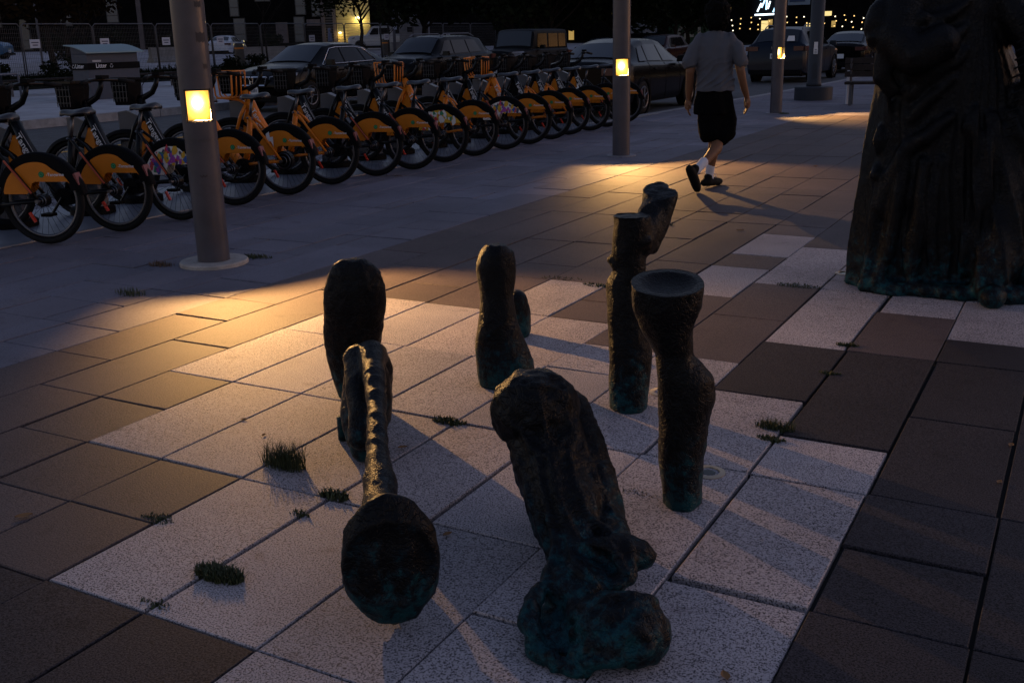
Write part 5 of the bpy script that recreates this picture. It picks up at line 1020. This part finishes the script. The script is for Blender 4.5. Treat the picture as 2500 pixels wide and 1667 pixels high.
def branches(h, seed, spread=1.2, r0=.12, n=6):
    r = random.Random(seed); mb = MB(); pts = [(0, 0, 0)]; x = y = 0
    for i in range(1, 6): x += r.uniform(-.08, .08); y += r.uniform(-.08, .08); pts.append((x, y, h * i / 5))
    mb.tube(pts, [r0 * (1 - .12 * i) for i in range(6)], n=8)
    for k in range(n):
        z = h * r.uniform(.45, .95); a = r.uniform(0, 2 * PI); l = spread * r.uniform(.6, 1.1); p = Vector((x * z / h, y * z / h, z)); q = [p, p + Vector((math.cos(a) * l * .5, math.sin(a) * l * .5, l * .5)), p + Vector((math.cos(a + .3) * l, math.sin(a + .3) * l, l * 1.2))]
        mb.tube(q, [r0 * .45, r0 * .3, r0 * .12], n=5)
        for _ in range(2): a2 = a + r.uniform(-1, 1); mb.tube([q[1], q[1] + Vector((math.cos(a2) * l * .6, math.sin(a2) * l * .6, l * .7))], [r0 * .2, r0 * .06], n=4)
    return mb
CM = [leafmesh('crown', 3.6, 2.3, 5200, 1, .17, 16), leafmesh('crown', 3.2, 2.6, 4600, 2, .16, 14), leafmesh('crown', 3.9, 2.1, 5600, 3, .17, 18)]
for m_ in CM: m_.materials.append(M_leaf)
CB = [m_.copy() for m_ in CM[:2]]
for m_ in CB: m_.materials.clear(); m_.materials.append(M_leaf2)
BR = []
for k in range(3): b_ = branches(3.4, 20 + k, 1.9, .16, 8); me = b_.mesh('trunk'); me.materials.append(M_bark); BR.append(me)
def tree(x, y, h, lab, i, brown=False, sc=1.):
    t = empty('tree', (x, y, zt(x) if x < -18 else -.05), RN.uniform(0, 6), lab, 'tree', 'leafy trees behind the road'); t.scale = (sc, sc, 1)
    o = link('trunk', BR[i % 3], None, t); o.scale = (1, 1, h / 3.4); c = link('crown', (CB[i % 2] if brown else CM[i % 3]), None, t); c.location = (0, 0, h + 1.25)
TR = [(-40, 31.5, 2.9, 'bare-twigged young tree behind the litter bin, brown leaves', True), (-47, 38, 2.6, 'brown-leaved tree in front of the building, left of the nearest lamp post', True), (-37.5, 26.5, 3.0, 'brown-leaved tree at the far left behind the fence', True),
 (-29, 44, 2.7, 'dark leafy tree above the black suv', False), (-24.5, 47, 2.5, 'dark leafy tree left of the boxy off-road car', False), (-22, 44, 2.6, 'dark leafy tree above the boxy off-road car', False), (-21.5, 50.5, 2.3, 'dark leafy tree between off-road car and second lamp post', False),
 (-20.8, 57, 2.2, 'dark leafy tree just left of the second lamp post', False), (-22.3, 63, 2.3, 'dark leafy tree behind the second lamp post', False), (-24.5, 70, 2.4, 'dark leafy tree right of the second lamp post', False), (-27, 79, 2.9, 'dark leafy tree behind the walking man head', False),
 (-34, 62, 2.6, 'dark tree far behind the black suv roof', False), (-30, 72, 2.8, 'dark tree far behind the off-road car roof', False), (-12.6, 70, 4.4, 'dark tree between the third lamp post and the plain post', False), (-5.2, 62, 4.3, 'dark tree above the bench left of the statue', False),
 (3.0, 58, 3.2, 'dark tree right of the robed statue', False), (-1.8, 72, 3.4, 'dark tree far behind the robed statue', False), (-52, 70, 3.6, 'dark tree between building and white pickup', False), (-44.5, 68, 3.3, 'dark tree above the pale hut', False)]
for i, (x, y, h, lab, br) in enumerate(TR): tree(x, y, h, lab, i, br, RN.uniform(.85, 1.15))
for x, y, h, lab in ((-41.1, 34.2, 3.0, 'thin bare sapling in front of the building, above the litter bin'), (-37.3, 42.1, 2.6, 'thin bare sapling left of the black sedan roof'), (-36.2, 51.2, 2.8, 'thin bare sapling in front of the white pickup')):
    b_ = branches(h, int(x * -10), 1.3, .055, 5); t = empty('sapling', (x, y, zt(x)), 0, lab, 'sapling'); b_.build('trunk', M_bark, t, True)
# planting along the fence foot
gb = leafmesh('shrub', 1, 1, 1, 5); bpy.data.meshes.remove(gb)
mb = MB(); r = random.Random(4)
for _ in range(9000):
    y = r.uniform(18, 60); x = r.uniform(-34.6, -31.6); z = zt(x); hh = r.uniform(.05, .30) * (1.0 + .8 * noise.noise(Vector((x * .5, y * .5, 0)))); a = r.uniform(0, 6.3); dx, dy = math.cos(a) * .05, math.sin(a) * .05; lx, ly = r.gauss(0, .09), r.gauss(0, .09)
    mb.add([(x - dx, y - dy, z), (x + dx, y + dy, z), (x + lx, y + ly, z + hh)], [(0, 1, 2)])
tag(mb.build('grass', M_leaf), kind='stuff')
for i, (x, y, s, lab) in enumerate([(-32.6, 25.6, .75, 'tall leafy bush left of the litter bin'), (-33.0, 27.9, .9, 'tall leafy bush just behind the litter bin'), (-32.8, 23.6, .55, 'low leafy bush behind the leftmost bench'), (-32.8, 34.5, .6, 'low bush right of the nearest lamp post'), (-33.2, 40.5, .75, 'leafy bush left of the black sedan bonnet'), (-33.4, 36.8, .6, 'small bush by the fence in front of the white sedan'), (-54.3, 43.8, 1.6, 'round dark bush hiding the nose of the blue hatchback'), (-52.5, 45.5, 1.4, 'round dark bush right of the blue hatchback'), (-58, 56, 1.3, 'dark bush left of the white sedan'), (-45.5, 51, 1.2, 'dark bush on the lot above the concrete barrier')]):
    me = leafmesh('bush', s, s * .8, int(900 * s), 50 + i, .07 if s < 1 else .12, 6); me.materials.append(M_leaf); o = link('bush', me); o.location = (x, y, zt(x) + s * .55); tag(o, lab, 'bush', 'bushes along the lot')
# weeds in the joints of the paving
def tuft(name, x, y, n, h, sp, lab, blade=.0035, cat='weed', m=M_weed, lean=1.):
    r = random.Random(int(abs(x * 1000) + abs(y * 100))); mb = MB()
    for _ in range(n):
        a = r.uniform(0, 2 * PI); q = sp * r.random() ** .7; bx, by = q * math.cos(a) * 1.6, q * math.sin(a) * .7; L_ = h * r.uniform(.45, 1.1); la = r.uniform(0, 2 * PI); ln = L_ * r.uniform(.15, .8) * lean
        p1 = Vector((bx, by, 0)); p2 = p1 + Vector((math.cos(la) * ln * .4, math.sin(la) * ln * .4, L_ * .65)); p3 = p1 + Vector((math.cos(la) * ln, math.sin(la) * ln, L_)); w = Vector((-math.sin(la), math.cos(la), 0)) * blade
        mb.add([p1 - w, p1 + w, p2 + w * .7, p2 - w * .7, p3], [(0, 1, 2, 3), (3, 2, 4)])
    o = mb.build(name, m); o.location = (x, y, -.004); tag(o, lab, cat); return o
tuft('grass_tuft', -2.445, 2.66, 520, .10, .06, 'wispy grass tuft in the joint left of the lying bronze leg', .0012)
tuft('weed', -2.075, 1.945, 1100, .032, .055, 'dense dark moss cushion in the joint at lower left', .003)
tuft('weed', -2.12, 1.75, 90, .014, .035, 'small flat weed in the joint below the moss cushion at lower left', .003)
tuft('weed', -2.118, 2.53, 170, .03, .04, 'small leafy weed beside the lying bronze leg', .004); tuft('weed', -2.127, 2.369, 60, .022, .025, 'tiny weed in the joint between moss cushion and grass tuft', .003)
tuft('weed', -2.14, 3.31, 200, .02, .05, 'small leafy weed between the hooded stump and the lying leg', .004); tuft('weed', -.95, 3.78, 380, .045, .05, 'green grass tuft at the corner of a pale slab right of the dished pillar', .0016)
tuft('weed', -.933, 3.66, 200, .02, .035, 'flat weed just below the green grass tuft', .004); tuft('weed', -1.44, 6.165, 260, .018, .09, 'flat dark weed in the joint left of the statue foot', .004)
tuft('weed', -.927, 5.03, 100, .022, .035, 'small weed at the joint corner below the statue', .004); tuft('weed', -.91, 4.55, 80, .02, .03, 'small weed on a joint between two dark slabs, right side', .004)
tuft('weed', -2.55, 5.71, 160, .02, .07, 'weed in the joint left of the twin column', .004); tuft('weed', -2.86, 5.80, 120, .012, .09, 'thin weed line in the joint behind the hooded stump', .004)
tuft('grass_tuft', -5.15, 4.365, 160, .05, .08, 'dry grass tuft in the paving joint left of the nearest post base', .0018); tuft('weed', -5.2, 5.56, 180, .03, .09, 'leafy weed behind the right side of the nearest post disc', .004)
tuft('weed', -5.65, 5.09, 120, .03, .08, 'dry brown weed at the left side of the nearest post disc', .004, m=mat('dry_weed', (.09, .05, .025), .8))
tuft('weed', -2.53, 2.14, 260, .012, .045, 'flat moss strip on the dark slab joint at lower left', .003); tuft('grass_tuft', -2.94, 7.86, 70, .035, .06, 'tiny grass tuft on the brown paving right of the twin column', .002)
tuft('weed', -5.06, 19.66, 100, .04, .06, 'small weed at the foot of the third lamp post', .005); tuft('weed', -1.2, 3.0, 60, .015, .04, 'sparse moss at the foot of the dished pillar', .003)
tuft('weed', -6.91, 9.77, 60, .02, .1, 'small dry weed on the grey paving below the bikes', .003, m=MATS['dry_weed'])
def leaf(x, y, s, a, lab):
    mb = MB(); n = 7; vs = []
    for i in range(n + 1): u = i / n; w = math.sin(u * PI) ** .8 * .28; vs += [((u - .5) * s, -w * s, .006 + .25 * s * (u - .5) ** 2 + .12 * s * w), ((u - .5) * s, 0, .003 + .25 * s * (u - .5) ** 2), ((u - .5) * s, w * s, .006 + .25 * s * (u - .5) ** 2 + .2 * s * w)]
    mb.add(vs, [(3 * i + j, 3 * i + j + 1, 3 * i + j + 4, 3 * i + j + 3) for i in range(n) for j in range(2)]); o = mb.build('fallen_leaf', M_dry, None, True); o.location = (x, y, .001); o.rotation_euler = (0, 0, a); tag(o, lab, 'leaf')
for x, y, s, a, lab in ((-2.945, 1.95, .055, .9, 'dry orange leaf on the dark paving near the left edge'), (-2.915, 2.958, .03, .2, 'small curled leaf on the bright slab left of the lying leg'), (-1.614, 2.455, .035, 1.2, 'small dry leaf between the round hollow end and the drapery'), (-2.149, 2.989, .035, .7, 'small dry leaf right of the lying bronze leg'), (-.13, 3.97, .035, 1.4, 'curled leaf in the joint near the right edge'), (-.14, 3.6, .03, 1.3, 'second curled leaf in the joint near the right edge'), (-2.31, 7.83, .06, .3, 'brown leaf on the paving below the walking man'), (-2.7, 12.0, .07, 1., 'brown leaf on the brown paving right of the walking man'), (-2.72, 2.86, .025, 1.8, 'tiny dark leaf on the bright slab below the curled leaf'), (-.62, 2.12, .04, 2.2, 'thin dry leaf on the pale paving near the bottom right')):
    leaf(x, y, s, a, lab)
